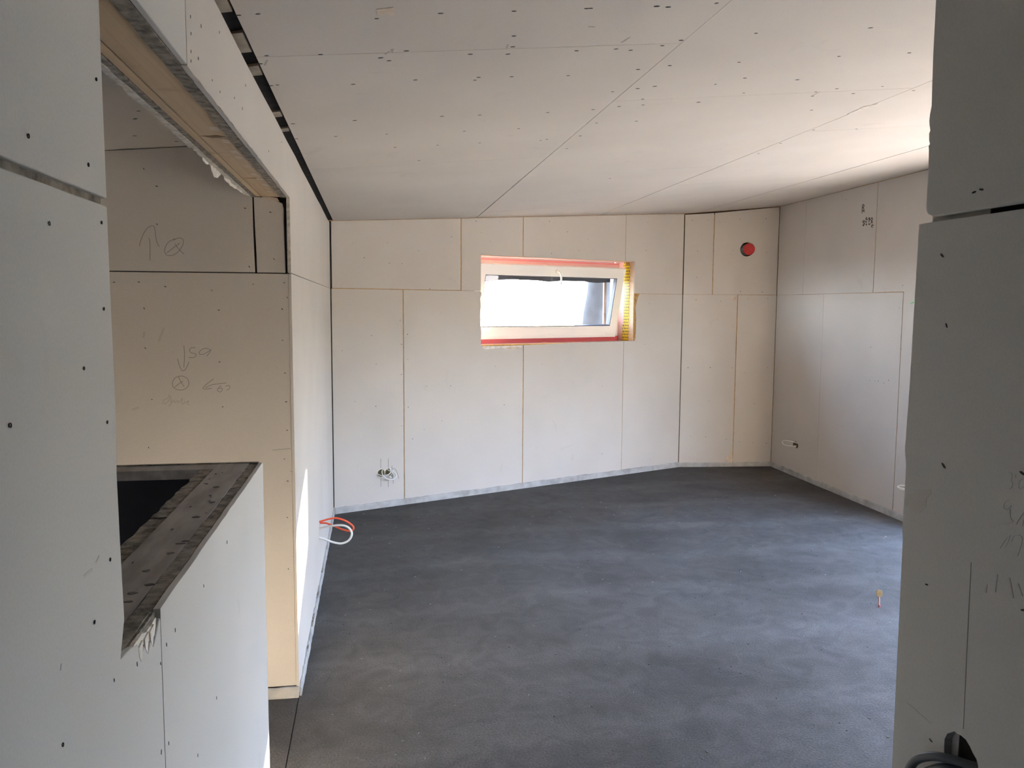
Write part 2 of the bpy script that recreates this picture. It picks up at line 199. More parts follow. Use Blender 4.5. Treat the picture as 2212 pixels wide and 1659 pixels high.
def mat_screed(name):
    m, t, b = new_mat(name)
    N = t.nodes.new; K = t.links.new
    tc = N('ShaderNodeTexCoord')
    def noise(sc, det, dist=0.0):
        n = N('ShaderNodeTexNoise'); n.inputs['Scale'].default_value = sc; n.inputs['Detail'].default_value = det; n.inputs['Distortion'].default_value = dist
        K(tc.outputs['Object'], n.inputs['Vector']); return n.outputs['Fac']
    def ramp(src, p0, p1, c0, c1):
        r = N('ShaderNodeValToRGB'); r.color_ramp.elements[0].position = p0; r.color_ramp.elements[1].position = p1
        r.color_ramp.elements[0].color = (*c0, 1); r.color_ramp.elements[1].color = (*c1, 1); K(src, r.inputs['Fac']); return r.outputs['Color']
    big = ramp(noise(0.75, 5, 0.9), 0.36, 0.66, (0.058, 0.055, 0.050), (0.082, 0.079, 0.076))
    # arcs left by the trowel: distorted rings
    w = N('ShaderNodeTexWave'); w.wave_type = 'RINGS'; w.inputs['Scale'].default_value = 0.42; w.inputs['Distortion'].default_value = 4.2
    w.inputs['Detail'].default_value = 3.0; w.inputs['Detail Scale'].default_value = 0.9
    mp = N('ShaderNodeMapping'); mp.inputs['Location'].default_value = (-1.9, -3.6, 0); K(tc.outputs['Object'], mp.inputs['Vector']); K(mp.outputs['Vector'], w.inputs['Vector'])
    arc = ramp(w.outputs['Fac'], 0.72, 0.97, (1, 1, 1), (1.25, 1.26, 1.28))
    m1 = N('ShaderNodeMix'); m1.data_type = 'RGBA'; m1.blend_type = 'MULTIPLY'; m1.inputs['Factor'].default_value = 0.75; K(big, m1.inputs['A']); K(arc, m1.inputs['B'])
    mid = ramp(noise(6.5, 6, 1.4), 0.34, 0.70, (0.86, 0.86, 0.86), (1.20, 1.20, 1.22))
    m2 = N('ShaderNodeMix'); m2.data_type = 'RGBA'; m2.blend_type = 'MULTIPLY'; m2.inputs['Factor'].default_value = 1.0; K(m1.outputs['Result'], m2.inputs['A']); K(mid, m2.inputs['B'])
    gr = ramp(noise(130, 5), 0.3, 0.72, (0.55, 0.55, 0.55), (1.45, 1.45, 1.45))
    m3_ = N('ShaderNodeMix'); m3_.data_type = 'RGBA'; m3_.blend_type = 'MULTIPLY'; m3_.inputs['Factor'].default_value = 0.8; K(m2.outputs['Result'], m3_.inputs['A']); K(gr, m3_.inputs['B'])
    K(m3_.outputs['Result'], b.inputs['Base Color'])
    rr = N('ShaderNodeMapRange'); rr.inputs['To Min'].default_value = 0.55; rr.inputs['To Max'].default_value = 0.8; K(noise(3.0, 5), rr.inputs['Value']); K(rr.outputs['Result'], b.inputs['Roughness'])
    b.inputs['Specular IOR Level'].default_value = 0.2
    bp = N('ShaderNodeBump'); bp.inputs['Strength'].default_value = 0.5; bp.inputs['Distance'].default_value = 0.004
    K(noise(85, 3), bp.inputs['Height']); K(bp.outputs['Normal'], b.inputs['Normal'])
    return m

def mat_wood(name, c, c2, rough=0.65):
    m, t, b = new_mat(name)
    N = t.nodes.new; K = t.links.new
    tc = N('ShaderNodeTexCoord'); mp = N('ShaderNodeMapping'); mp.inputs['Scale'].default_value = (34, 1.6, 34); K(tc.outputs['Object'], mp.inputs['Vector'])
    n = N('ShaderNodeTexNoise'); n.inputs['Scale'].default_value = 1.6; n.inputs['Detail'].default_value = 7; n.inputs['Distortion'].default_value = 0.6
    K(mp.outputs['Vector'], n.inputs['Vector'])
    r = N('ShaderNodeValToRGB'); r.color_ramp.elements[0].position = 0.3; r.color_ramp.elements[1].position = 0.7
    r.color_ramp.elements[0].color = (*c, 1); r.color_ramp.elements[1].color = (*c2, 1); K(n.outputs['Fac'], r.inputs['Fac'])
    v = N('ShaderNodeTexNoise'); v.inputs['Scale'].default_value = 7; v.inputs['Detail'].default_value = 4; K(tc.outputs['Object'], v.inputs['Vector'])
    vr = N('ShaderNodeValToRGB'); vr.color_ramp.elements[0].position = 0.6; vr.color_ramp.elements[1].position = 0.72
    vr.color_ramp.elements[0].color = (1, 1, 1, 1); vr.color_ramp.elements[1].color = (0.62, 0.58, 0.52, 1); K(v.outputs['Fac'], vr.inputs['Fac'])
    mu = N('ShaderNodeMix'); mu.data_type = 'RGBA'; mu.blend_type = 'MULTIPLY'; mu.inputs['Factor'].default_value = 0.8
    K(r.outputs['Color'], mu.inputs['A']); K(vr.outputs['Color'], mu.inputs['B']); K(mu.outputs['Result'], b.inputs['Base Color'])
    b.inputs['Roughness'].default_value = rough
    return m

def mat_glass(name, refl=0.06, tint=(1, 1, 1)):
    m, t, b = new_mat(name); t.nodes.remove(b)
    N = t.nodes.new; o = t.nodes['Material Output']
    tr = N('ShaderNodeBsdfTransparent'); tr.inputs['Color'].default_value = (*tint, 1)
    gl = N('ShaderNodeBsdfGlossy'); gl.inputs['Roughness'].default_value = 0.02
    mx = N('ShaderNodeMixShader'); mx.inputs['Fac'].default_value = refl
    t.links.new(tr.outputs[0], mx.inputs[1]); t.links.new(gl.outputs[0], mx.inputs[2]); t.links.new(mx.outputs[0], o.inputs['Surface'])
    return m

def mat_tape(name):
    """Yellow sealing tape printed with rows of short slanted black strokes."""
    m, t, b = new_mat(name)
    N = t.nodes.new; K = t.links.new
    uv = N('ShaderNodeUVMap'); sp = N('ShaderNodeSeparateXYZ'); K(uv.outputs['UV'], sp.inputs['Vector'])
    def math_(op, a, bb=None, v=None):
        n = N('ShaderNodeMath'); n.operation = op
        K(a, n.inputs[0])
        if bb is not None: K(bb, n.inputs[1])
        elif v is not None: n.inputs[1].default_value = v
        return n.outputs[0]
    u, v = sp.outputs['X'], sp.outputs['Y']
    sl = math_('ADD', u, math_('MULTIPLY', v, v=0.35))
    fu = math_('FRACT', math_('MULTIPLY', sl, v=43.0)); fv = math_('FRACT', math_('MULTIPLY', v, v=30.0))
    a1 = math_('LESS_THAN', fu, v=0.5); a2 = math_('LESS_THAN', fv, v=0.62)
    k = math_('MULTIPLY', a1, a2)
    mx = N('ShaderNodeMix'); mx.data_type = 'RGBA'; mx.inputs['A'].default_value = (0.86, 0.62, 0.02, 1); mx.inputs['B'].default_value = (0.02, 0.02, 0.015, 1)
    K(k, mx.inputs['Factor']); K(mx.outputs['Result'], b.inputs['Base Color'])
    b.inputs['Roughness'].default_value = 0.45
    return m

def mat_film(name, c, rough=0.35, trans=0.45):
    m, t, b = new_mat(name)
    N = t.nodes.new; o = t.nodes['Material Output']
    b.inputs['Base Color'].default_value = (*c, 1); b.inputs['Roughness'].default_value = rough
    tl = N('ShaderNodeBsdfTranslucent'); tl.inputs['Color'].default_value = (*c, 1)
    mx = N('ShaderNodeMixShader'); mx.inputs['Fac'].default_value = trans
    t.links.new(b.outputs[0], mx.inputs[1]); t.links.new(tl.outputs[0], mx.inputs[2]); t.links.new(mx.outputs[0], o.inputs['Surface'])
    return m

M_BOARD = mat_board('plasterboard', (0.535, 0.505, 0.465), (0.575, 0.545, 0.505))
M_BOARDP = mat_board('plasterboard_paper_scuffed', (0.545, 0.54, 0.515), (0.59, 0.58, 0.555))
M_CORE = mat('gypsum_core', (0.42, 0.39, 0.34), (0.62, 0.59, 0.54), scale=60, rough=0.95, bump=0.6, bscale=200)
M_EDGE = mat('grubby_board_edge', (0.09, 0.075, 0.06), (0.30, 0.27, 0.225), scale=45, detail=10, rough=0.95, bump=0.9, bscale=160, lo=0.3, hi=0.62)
M_PAPER = mat('torn_paper', (0.52, 0.43, 0.34), (0.62, 0.54, 0.45), scale=30, rough=0.9)
M_WHITEP = mat('torn_white_paper', (0.62, 0.58, 0.52), (0.80, 0.77, 0.72), scale=40, rough=0.9, bump=0.6)
M_TAN = mat('fibre_backing', (0.34, 0.19, 0.06), (0.50, 0.30, 0.12), scale=30, rough=0.9)
M_GAP = mat('brown_joint_backing', (0.17, 0.11, 0.06), (0.27, 0.185, 0.105), scale=20, rough=0.95)
M_DARK = mat('painted_gap_shade', (0.015, 0.013, 0.012), (0.03, 0.027, 0.024), scale=20, rough=0.95)  # near-black colour put in for the shade inside gaps and holes
M_SHAFT = mat('painted_shaft_shade', (0.030, 0.031, 0.037), (0.042, 0.043, 0.05), scale=4, rough=0.9, spec=0.1)  # shade of the stairwell painted as a dark surface colour
M_WOOD = mat_wood('spruce_timber', (0.45, 0.325, 0.20), (0.55, 0.42, 0.275))
M_WOODG = mat_wood('pale_lath', (0.60, 0.45, 0.30), (0.72, 0.56, 0.40))
M_SHIM = mat('greyed_shim', (0.30, 0.26, 0.21), (0.42, 0.37, 0.30), scale=20, rough=0.9)
M_WOODD = mat_wood('weathered_batten', (0.16, 0.10, 0.06), (0.22, 0.14, 0.09))
M_PLANK = mat('grey_parapet_plank', (0.26, 0.235, 0.215), (0.37, 0.34, 0.315), scale=9, detail=9, rough=0.85, bump=0.3, bscale=40, stretch=(3, 0.6, 3))
M_PLANKD = mat('dirt_smudge', (0.09, 0.08, 0.072), (0.18, 0.165, 0.15), scale=30, rough=0.95)
M_SCREED = mat_screed('cement_screed')
M_FOAM = mat('foam_edge_strip', (0.30, 0.30, 0.29), (0.46, 0.46, 0.45), scale=9, detail=8, rough=0.9, bump=0.3, bscale=60)
M_STAPLE = mat('dark_fixing', (0.03, 0.026, 0.022), rough=0.6)
M_PENCIL = mat('pencil_line', (0.22, 0.205, 0.19), rough=0.8)
M_PENCILF = mat('faint_pencil_line', (0.36, 0.345, 0.32), rough=0.8)
M_PENCILV = mat('very_faint_pencil_line', (0.48, 0.47, 0.45), rough=0.8)
M_SMUDGE = mat('brown_smudge', (0.46, 0.43, 0.385), rough=0.9)
M_INK = mat('stamp_ink', (0.06, 0.05, 0.04), rough=0.7)
M_PVC = mat('white_pvc', (0.88, 0.87, 0.83), rough=0.35, spec=0.5)
M_SEAL = mat('grey_glazing_seal', (0.10, 0.11, 0.13), rough=0.5)
M_GLASS = mat_glass('window_glass', 0.05)
M_TAPE = mat_tape('printed_yellow_tape')
M_PINK = mat_film('pink_membrane', (0.95, 0.62, 0.55), 0.4, 0.35)
M_RED = mat_film('red_membrane_fold', (0.80, 0.17, 0.17), 0.35, 0.3)
M_ROSE = mat_film('rose_membrane_fold', (0.92, 0.36, 0.36), 0.35, 0.35)
M_OCHRE = mat('ochre_tape_edge', (0.70, 0.36, 0.04), (0.85, 0.55, 0.12), scale=40, rough=0.5)
M_FOIL = mat('black_facade_foil', (0.006, 0.007, 0.010), (0.022, 0.025, 0.032), scale=9, rough=0.5, bump=0.6, bscale=60, spec=0.3)
M_REDCAP = mat('red_plastic_cap', (0.42, 0.012, 0.014), (0.48, 0.02, 0.02), scale=10, rough=0.45, spec=0.4)
M_PIPE = mat('grey_vent_pipe', (0.34, 0.36, 0.33), rough=0.5)
M_ORANGE = mat('orange_cable_sheath', (0.80, 0.11, 0.05), rough=0.4, spec=0.4)
M_CABLE = mat('white_cable_sheath', (0.74, 0.74, 0.71), rough=0.4, spec=0.4)
M_CONDUIT = mat('dark_grey_conduit', (0.075, 0.08, 0.09), (0.11, 0.115, 0.125), scale=20, rough=0.5, spec=0.4)
M_BOXIN = mat('socket_hole_lining', (0.07, 0.055, 0.03), (0.17, 0.14, 0.05), scale=25, rough=0.8)
M_BRASS = mat('brown_marker_disc', (0.20, 0.15, 0.075), (0.26, 0.19, 0.10), scale=60, rough=0.6)
M_COPPER = mat('copper_stem', (0.72, 0.32, 0.24), rough=0.4, metal=0.3)
M_REDTIP = mat('red_stem_foot', (0.45, 0.03, 0.03), rough=0.5)
M_GREEN = mat('painted_green_light', (0.25, 0.85, 0.40), rough=0.5)
M_CHIP = mat('pale_chip', (0.25, 0.25, 0.24), rough=0.9)
M_GROUND = mat('outside_soil', (0.13, 0.12, 0.10), (0.19, 0.18, 0.15), scale=3, rough=0.95)
M_BOUNCE = mat('bounce_slab_pale', (0.46, 0.41, 0.34), (0.54, 0.49, 0.42), scale=3, rough=0.9)
M_BLOCK = mat('horizon_block_dark', (0.05, 0.06, 0.03), (0.11, 0.11, 0.06), scale=0.6, rough=0.95)
M_OSB = mat('sheathing', (0.42, 0.30, 0.17), (0.55, 0.41, 0.25), scale=20, rough=0.9)

# ------------------------------------------------------------------ mesh helpers (plan units in, metres out)
def mesh_obj(name, verts, faces, material, parent=None, smooth=False):
    me = bpy.data.meshes.new(name)
    me.from_pydata([tuple(Vector(v)*S) for v in verts], [], faces)
    bm = bmesh.new(); bm.from_mesh(me); bmesh.ops.recalc_face_normals(bm, faces=bm.faces); bm.to_mesh(me); bm.free()
    me.materials.append(material)
    if smooth:
        for p in me.polygons: p.use_smooth = True
    o = bpy.data.objects.new(name, me); COL.objects.link(o)
    if parent is not None: o.parent = parent
    return o
def bevel(o, w=0.0015, seg=1):
    b = o.modifiers.new('bevel', 'BEVEL'); b.width = w; b.segments = seg; b.limit_method = 'ANGLE'; b.angle_limit = math.radians(40)
    return o
def extruded(name, fn, outer, t0, t1, material, parent=None, holes=(), bev=0.0):
    """Polygon (with holes) in a 2-D plan, given thickness: fn(a, b, t) -> point."""
    loops = [list(outer)] + [list(h) for h in holes]
    flat = [p for l in loops for p in l]; n = len(flat)
    tris = tessellate_polygon([[Vector((p[0], p[1], 0)) for p in l] for l in loops])
    verts = [fn(p[0], p[1], t1) for p in flat] + [fn(p[0], p[1], t0) for p in flat]
    faces = [tuple(t) for t in tris] + [tuple(i+n for i in reversed(t)) for t in tris]
    k = 0
    for l in loops:
        m = len(l)
        for i in range(m):
            a, b = k+i, k+(i+1) % m
            faces.append((a, b, b+n, a+n))
        k += m
    o = mesh_obj(name, verts, faces, material, parent)
    if bev: bevel(o, bev*S)
    return o
def rect(a0, a1, b0, b1): return [(a0, b0), (a1, b0), (a1, b1), (a0, b1)]
def wprism(name, wall, poly, t0, t1, material, parent=None, holes=(), bev=0.0):
    return extruded(name, wall.P, poly, t0, t1, material, parent, holes, bev)
def board(wall, parent, poly, holes=(), material=None, t=TB, name='panel', off=0.0, bev=0.0016):
    return wprism(name, wall, poly, off-t, off, material or M_BOARD, parent, holes, bev)
def box(name, x0, x1, y0, y1, z0, z1, material, parent=None, bev=0.0):
    v = [(x, y, z) for z in (z0, z1) for y in (y0, y1) for x in (x0, x1)]
    f = [(0, 1, 3, 2), (4, 6, 7, 5), (0, 4, 5, 1), (2, 3, 7, 6), (0, 2, 6, 4), (1, 5, 7, 3)]
    o = mesh_obj(name, v, f, material, parent)
    if bev: bevel(o, bev*S)
    return o
def struct(o): o['kind'] = 'structure'; return o
def stuff(o): o['kind'] = 'stuff'; return o
def thing(o, label, cat, group=None):
    o['label'] = label; o['category'] = cat
    if group: o['group'] = group
    return o
def empty(name, p):
    o = bpy.data.objects.new(name, None); COL.objects.link(o); o.location = Vector(p)*S; o.empty_display_size = 0.05
    return o
def adopt(ch, par):
    ch.parent = par; ch.matrix_parent_inverse = par.matrix_world.inverted() if par.type != 'EMPTY' else Matrix.Translation(-par.location)
    return ch
def wavy(a0, a1, b, amp, step=0.03):
    n = max(2, int(abs(a1-a0)/step)); return [(a0+(a1-a0)*i/n, b+random.uniform(-amp, amp)) for i in range(n+1)]
def rough_poly(pts, step, amp):
    """Edges cut into short pieces that wander a little, for torn and saw-cut edges."""
    out = []
    for i, p in enumerate(pts):
        q = pts[(i+1) % len(pts)]; l = math.hypot(q[0]-p[0], q[1]-p[1]); n = max(1, int(l/step))
        for k in range(n):
            f = k/n; j = amp if k else 0
            out.append((p[0]+(q[0]-p[0])*f+random.uniform(-j, j), p[1]+(q[1]-p[1])*f+random.uniform(-j, j)))
    return out
def tube(name, pts, r, material, parent=None, res=3, ring=None):
    """A round cable through the given points (plan units), swept as a mesh."""
    cu = [Vector(p) for p in pts]
    # Catmull-Rom refinement
    fine = []
    for i in range(len(cu)-1):
        p0, p1, p2, p3 = cu[max(i-1, 0)], cu[i], cu[i+1], cu[min(i+2, len(cu)-1)]
        for k in range(res):
            u = k/res
            fine.append(0.5*((2*p1)+(p2-p0)*u+(2*p0-5*p1+4*p2-p3)*u*u+(3*p1-p0-3*p2+p3)*u*u*u))
    fine.append(cu[-1])
    ns = ring or 8
    verts, faces = [], []
    prev = None
    for i, p in enumerate(fine):
        d = (fine[min(i+1, len(fine)-1)]-fine[max(i-1, 0)]).normalized()
        if prev is None:
            a = d.cross(Vector((0.3, 0.2, 0.93)));
            if a.length < 1e-3: a = d.cross(Vector((1, 0, 0)))
        else: a = prev - d*prev.dot(d)
        a.normalize(); prev = a; b = d.cross(a)
        for k in range(ns):
            an = 2*math.pi*k/ns; verts.append(p+(a*math.cos(an)+b*math.sin(an))*r)
    for i in range(len(fine)-1):
        for k in range(ns):
            faces.append((i*ns+k, i*ns+(k+1) % ns, (i+1)*ns+(k+1) % ns, (i+1)*ns+k))
    faces.append(tuple(reversed(range(ns)))); faces.append(tuple(range((len(fine)-1)*ns, len(fine)*ns)))
    return mesh_obj(name, verts, faces, material, parent, smooth=True)
def strokes(name, fn, lines, w, material, parent, t=0.0006):
    """Hand-drawn lines as thin raised ribbons in a wall plane."""
    verts, faces = [], []
    for ln in lines:
        pts = [Vector((a, b, 0)) for a, b in ln]
        fine = []
        for i in range(len(pts)-1):
            p0, p1, p2, p3 = pts[max(i-1, 0)], pts[i], pts[i+1], pts[min(i+2, len(pts)-1)]
            for k in range(3):
                u = k/3; fine.append(0.5*((2*p1)+(p2-p0)*u+(2*p0-5*p1+4*p2-p3)*u*u+(3*p1-p0-3*p2+p3)*u*u*u))
        fine.append(pts[-1]); base = len(verts)
        for i, p in enumerate(fine):
            d = fine[min(i+1, len(fine)-1)]-fine[max(i-1, 0)]; d.normalize(); nrm = Vector((-d.y, d.x, 0))*w*0.5
            for q, tt in ((p+nrm, 0.0), (p+nrm, t), (p-nrm, t), (p-nrm, 0.0)): verts.append(fn(q.x, q.y, tt))
        for i in range(len(fine)-1):
            a = base+i*4
            for k in range(3): faces.append((a+k, a+k+1, a+4+k+1, a+4+k))
    return stuff(mesh_obj(name, verts, faces, material, parent))
def marks(name, fn, pts, parent, l=0.013, w=0.0045, ang=None, jit=0.6, t=0.0008, material=None):
    """Small staples and screw heads, sunk flush; too small to pick apart."""
    verts, faces = [], []
    for (a, b) in pts:
        th = random.uniform(0, math.pi) if ang is None else ang+random.uniform(-jit, jit)
        base = len(verts); k = random.uniform(0.75, 1.15)
        for i in range(6):
            an = 2*math.pi*i/6; x, y = math.cos(an)*l*0.5*k, math.sin(an)*w*0.5*k
            p = (a+x*math.cos(th)-y*math.sin(th), b+x*math.sin(th)+y*math.cos(th))
            verts.append(fn(p[0], p[1], 0)); verts.append(fn(p[0], p[1], t))
        faces.append(tuple(base+2*i+1 for i in range(6)))
        for i in range(6):
            j = (i+1) % 6; faces.append((base+2*i, base+2*j, base+2*j+1, base+2*i+1))
    return stuff(mesh_obj(name, verts, faces, material or M_STAPLE, parent))
def disc_pts(a, b, r, n=20, rb=None): return [(a+r*math.cos(2*math.pi*i/n), b+(rb or r)*math.sin(2*math.pi*i/n)) for i in range(n)]

# ------------------------------------------------------------------ floor
room = [(XL+0.003, YB), (XR+0.2, YB), (XR+0.2, YN-0.2), (4.9, YN-0.2), (4.75, 9.2), (B.x, B.y+0.2), (A.x, A.y+0.15)]
FL = lambda x, y, t: Vector((x, y, t))
floor = struct(extruded('floor', FL, room, -0.12, 0.0, M_SCREED))
stuff(marks('debris_chips', FL, [(random.uniform(-0.2, 4.2), random.uniform(3.0, 7.6)) for _ in range(210)], floor, l=0.013, w=0.0022, t=0.003, material=M_CHIP))
stuff(marks('crumbs', FL, [(random.uniform(-0.2, 4.2), random.uniform(3.0, 8.0)) for _ in range(160)], floor, l=0.006, w=0.004, t=0.003, material=M_STAPLE))
landing = struct(extruded('floor_landing', FL, [(XS, YP-0.1), (XL-0.003, YP-0.1), (XL-0.003, YE+0.1), (XS, YE+0.1)], -0.12, -0.001, M_SCREED))
joint = struct(box('floor_joint', XL-0.004, XL+0.004, YB, YE+0.02, -0.13, -0.006, M_DARK))

# ------------------------------------------------------------------ ceiling
CL = lambda x, y, t: Vector((x, y, ceil_z(x, y)-t))
CLM = lambda x, y, t: Vector((x, y, ceil_z(x, y)-c_low(x, y)-t))            # t grows downward
ceiling = struct(extruded('ceiling', CL, [(XS-0.2, YB-0.2), (5.1, YB-0.2), (5.1, 9.6), (XS-0.2, 9.6)], -0.20, -0.0075, M_GAP))
def yb_back(x): return YA + (x-XL)*(B.y-A.y)/(B.x-A.x) + 0.03 if x < B.x else 9.12
g = 0.0016
def c_low(x, y):
    k = 0.007 if XL-0.01 < x < 0.987 else (-0.003 if 2.362 < x < 3.66 else (-0.002 if x >= 3.66 else 0.0))
    return k*max(0.0, min(1.0, (7.5-y)/5.0))
def cboard(x0, x1, y0, y1, lower=0.0, tilt=0.0):
    gx = 0.0045
    p = [(x0+gx, y0+g), (x1-gx, y0+g), (x1-gx, min(y1, yb_back(x1))-g), (x0+gx, min(y1, yb_back(x0))-g)]
    fn = lambda x, y, t: Vector((x, y, ceil_z(x, y)-t-lower*max(0.0, min(1.0, (7.5-y)/5.0))))
    o = extruded('panel', fn, p, -TB, 0.0, M_BOARD, ceiling, bev=0.0016)
    return o
XJ = [XL+0.026, 0.987, 2.362, 3.66, 4.78]
for y0, y1 in ((YB, 0.55), (0.55, 2.618), (2.618, 4.685), (4.685, 6.75), (6.75, 9.6)): cboard(XJ[0], XJ[1], y0, y1, 0.007)
for y0, y1 in ((YB, 1.35), (1.35, 3.415), (3.415, 5.465), (5.465, 7.5), (7.5, 9.6)): cboard(XJ[1], XJ[2], y0, y1)
for y0, y1 in ((YN-0.1, 2.3), (2.3, 4.355), (4.355, 6.40), (6.40, 9.6)): cboard(XJ[2], XJ[3], y0, y1, -0.003)
for y0, y1 in ((YN-0.1, 3.2), (3.2, 5.25), (5.25, 7.3), (7.3, 9.6)): cboard(XJ[3], XJ[4], y0, y1, -0.002)
for y0, y1 in ((YB, 0.8), (0.8, 2.887), (2.887, YE+0.1)): cboard(XS, XL-0.2, y0, y1)
marks('staples', CLM, CEIL_MARKS, ceiling, l=0.016, w=0.0085, ang=0.0, jit=0.25)
extruded('paper_tear', CLM, CEIL_TEAR, 0.0, 0.0012, M_PAPER, ceiling)
extruded('filler_scar', CLM, CEIL_SCAR, 0.0, 0.002, M_CORE, ceiling)

# ------------------------------------------------------------------ outer wall with the small window
WS0, WS1, WZ0, WZ1 = 1.455, 3.488, 1.470, 2.350
wall_back = struct(wprism('wall_back', BACK, [(-0.25, -0.1), (LAB+0.1, -0.1), (LAB+0.1, 3.05), (-0.25, 2.8)], -0.34, -0.004, M_TAN,
                          holes=[rect(WS0, WS1, WZ0, WZ1)]))
h = 0.0042
bt = lambda a: BACK.top(a)
u_in, u_top, r_in = 1.522, 2.345, 3.478
board(BACK, wall_back, [(0.016, ZJ+h), (1.302-h, ZJ+h), (1.302-h, bt(1.3)), (0.016, bt(0.016))])
board(BACK, wall_back, [(1.302+h, ZJ+h*0.3), (u_in, ZJ+h*0.3), (u_in, u_top), (2.010-h, u_top+0.001), (2.010-h, bt(2.01)), (1.302+h, bt(1.3))])
board(BACK, wall_back, [(2.010+h, u_top), (3.341-h*0.5, u_top+0.002), (3.341-h*0.5, bt(3.34)), (2.010+h, bt(2.01))])
board(BACK, wall_back, [(3.341+h*0.5, u_top+0.002), (r_in, u_top+0.002), (r_in+0.004, ZJ+0.0015), (LAB-0.008, ZJ+0.0015), (LAB-0.008, bt(LAB)), (3.341+h*0.5, bt(3.34))])
board(BACK, wall_back, [(0.010, 0.02), (0.695-h, 0.02), (0.695-h, ZJ-h*0.4), (0.010, ZJ-h*0.4)], holes=[])
sock1, sock2, sock_z, sock_r = 0.462, 0.534, 0.323, 0.036
# lower board under the window: saw-cut and chipped along the opening
low2 = [(0.695+h, 0.02), (2.022-h, 0.02), (2.022-h, 1.462)] + [(a, b) for a, b in reversed(BTEAR[1:-1])] + [(1.524, 1.485), (1.530, 1.60), (1.519, 1.68), (1.514, 1.79), (1.522, 1.86), (1.516, 1.93), (1.530, 1.965), (1.526, 1.99), (1.512, ZJ-0.001), (0.695+h, ZJ-0.001)]
board(BACK, wall_back, low2)
board(BACK, wall_back, [(2.022+h, 0.02), (3.338-h*0.6, 0.02), (3.338-h*0.6, 1.482), (2.6, 1.474), (2.022+h, 1.464)])
board(BACK, wall_back, rough_poly([(3.338+h*0.6, 0.02), (LAB-0.006, 0.02), (LAB-0.006, ZJ-0.0015), (3.560, ZJ-0.0015), (3.545, 1.985), (3.520, 1.93), (3.507, 1.86), (3.500, 1.84), (3.507, 1.80), (3.515, 1.72), (3.512, 1.6), (3.507, 1.51), (3.494, 1.480), (3.338+h*0.6, 1.483)], 0.5, 0.0))
wprism('paper_tear', BACK, [(a, b) for a, b in BTEAR[1:]] + [(2.019, 1.463), (1.75, 1.462), (1.543, 1.466)], -TB, -0.0025, M_WHITEP, wall_back)
wprism('paper_tear', BACK, rough_poly([(1.80, 1.436), (1.90, 1.421), (1.97, 1.432), (1.985, 1.448), (1.86, 1.452)], 0.02, 0.003), -0.007, 0.0006, M_PAPER, wall_back)
wprism('gap_strip', BACK, [(0.0, 0.06), (0.017, 0.06), (0.022, bt(0)), (0.0, bt(0))], -TB-0.001, -0.003, M_DARK, wall_back)  # dark strip stands in for shade in the corner gap
marks('staples', BACK.P, BACK_MARKS, wall_back, l=0.010, w=0.006)
strokes('pencil_lines', BACK.P, SOCKET_PENCIL, 0.004, M_PENCIL, wall_back)

# narrow end wall with the capped pipe
hole_c, hole_z, hole_r = 0.735, 2.516, 0.079
wall_corner = struct(wprism('wall_corner', MID, [(-0.1, -0.1), (LBC+0.2, -0.1), (LBC+0.2, 3.1), (-0.1, 3.05)], -0.20, -0.004, M_TAN,
                            holes=[disc_pts(hole_c, hole_z, hole_r+0.004, 28)]))
wprism('hole_back', MID, disc_pts(hole_c, hole_z, hole_r+0.03, 28), -0.225, -0.195, M_DARK, wall_corner)
mt = lambda a: MID.top(a, 0.020)
board(MID, wall_corner, [(0.006, ZJ+0.001), (0.345-h, ZJ+0.001), (0.345-h, mt(0.34)), (0.006, mt(0.0)+0.006)])
board(MID, wall_corner, [(0.345+h, ZJ+h*0.3), (LBC-0.005, ZJ+h*0.3), (LBC-0.005, mt(LBC)+0.012), (0.345+h, mt(0.34))], holes=[disc_pts(hole_c, hole_z, hole_r, 28)])
board(MID, wall_corner, [(0.004, 0.02), (0.644-h, 0.02), (0.644-h, ZJ-0.001), (0.004, ZJ-0.001)])
board(MID, wall_corner, [(0.644+h, 0.02), (LBC-0.004, 0.02), (LBC-0.004, ZJ-h*0.8), (0.644+h, ZJ-h*0.8)])
wprism('gap_strip', MID, [(0.0, mt(0)-0.02), (LBC, mt(LBC)-0.02), (LBC, MID.top(LBC)), (0.0, MID.top(0))], -TB-0.001, -0.003, M_DARK, wall_corner)
wprism('gap_strip', MID, [(-0.003, 0.05), (0.006, 0.05), (0.006, mt(0)), (-0.003, mt(0))], -TB-0.001, -0.002, M_DARK, wall_corner)
wprism('gap_strip', MID, [(LBC-0.006, 0.05), (LBC, 0.05), (LBC, mt(LBC)), (LBC-0.006, mt(LBC))], -TB-0.001, -0.003, M_DARK, wall_corner)
wprism('paper_tear', MID, MTEAR, -0.001, 0.0007, M_PAPER, wall_corner)
wprism('paper_tear', MID, MTEAR2, -0.001, 0.0007, M_PAPER, wall_corner)
marks('screw_heads', MID.P, MID_MARKS, wall_corner, l=0.009, w=0.009)

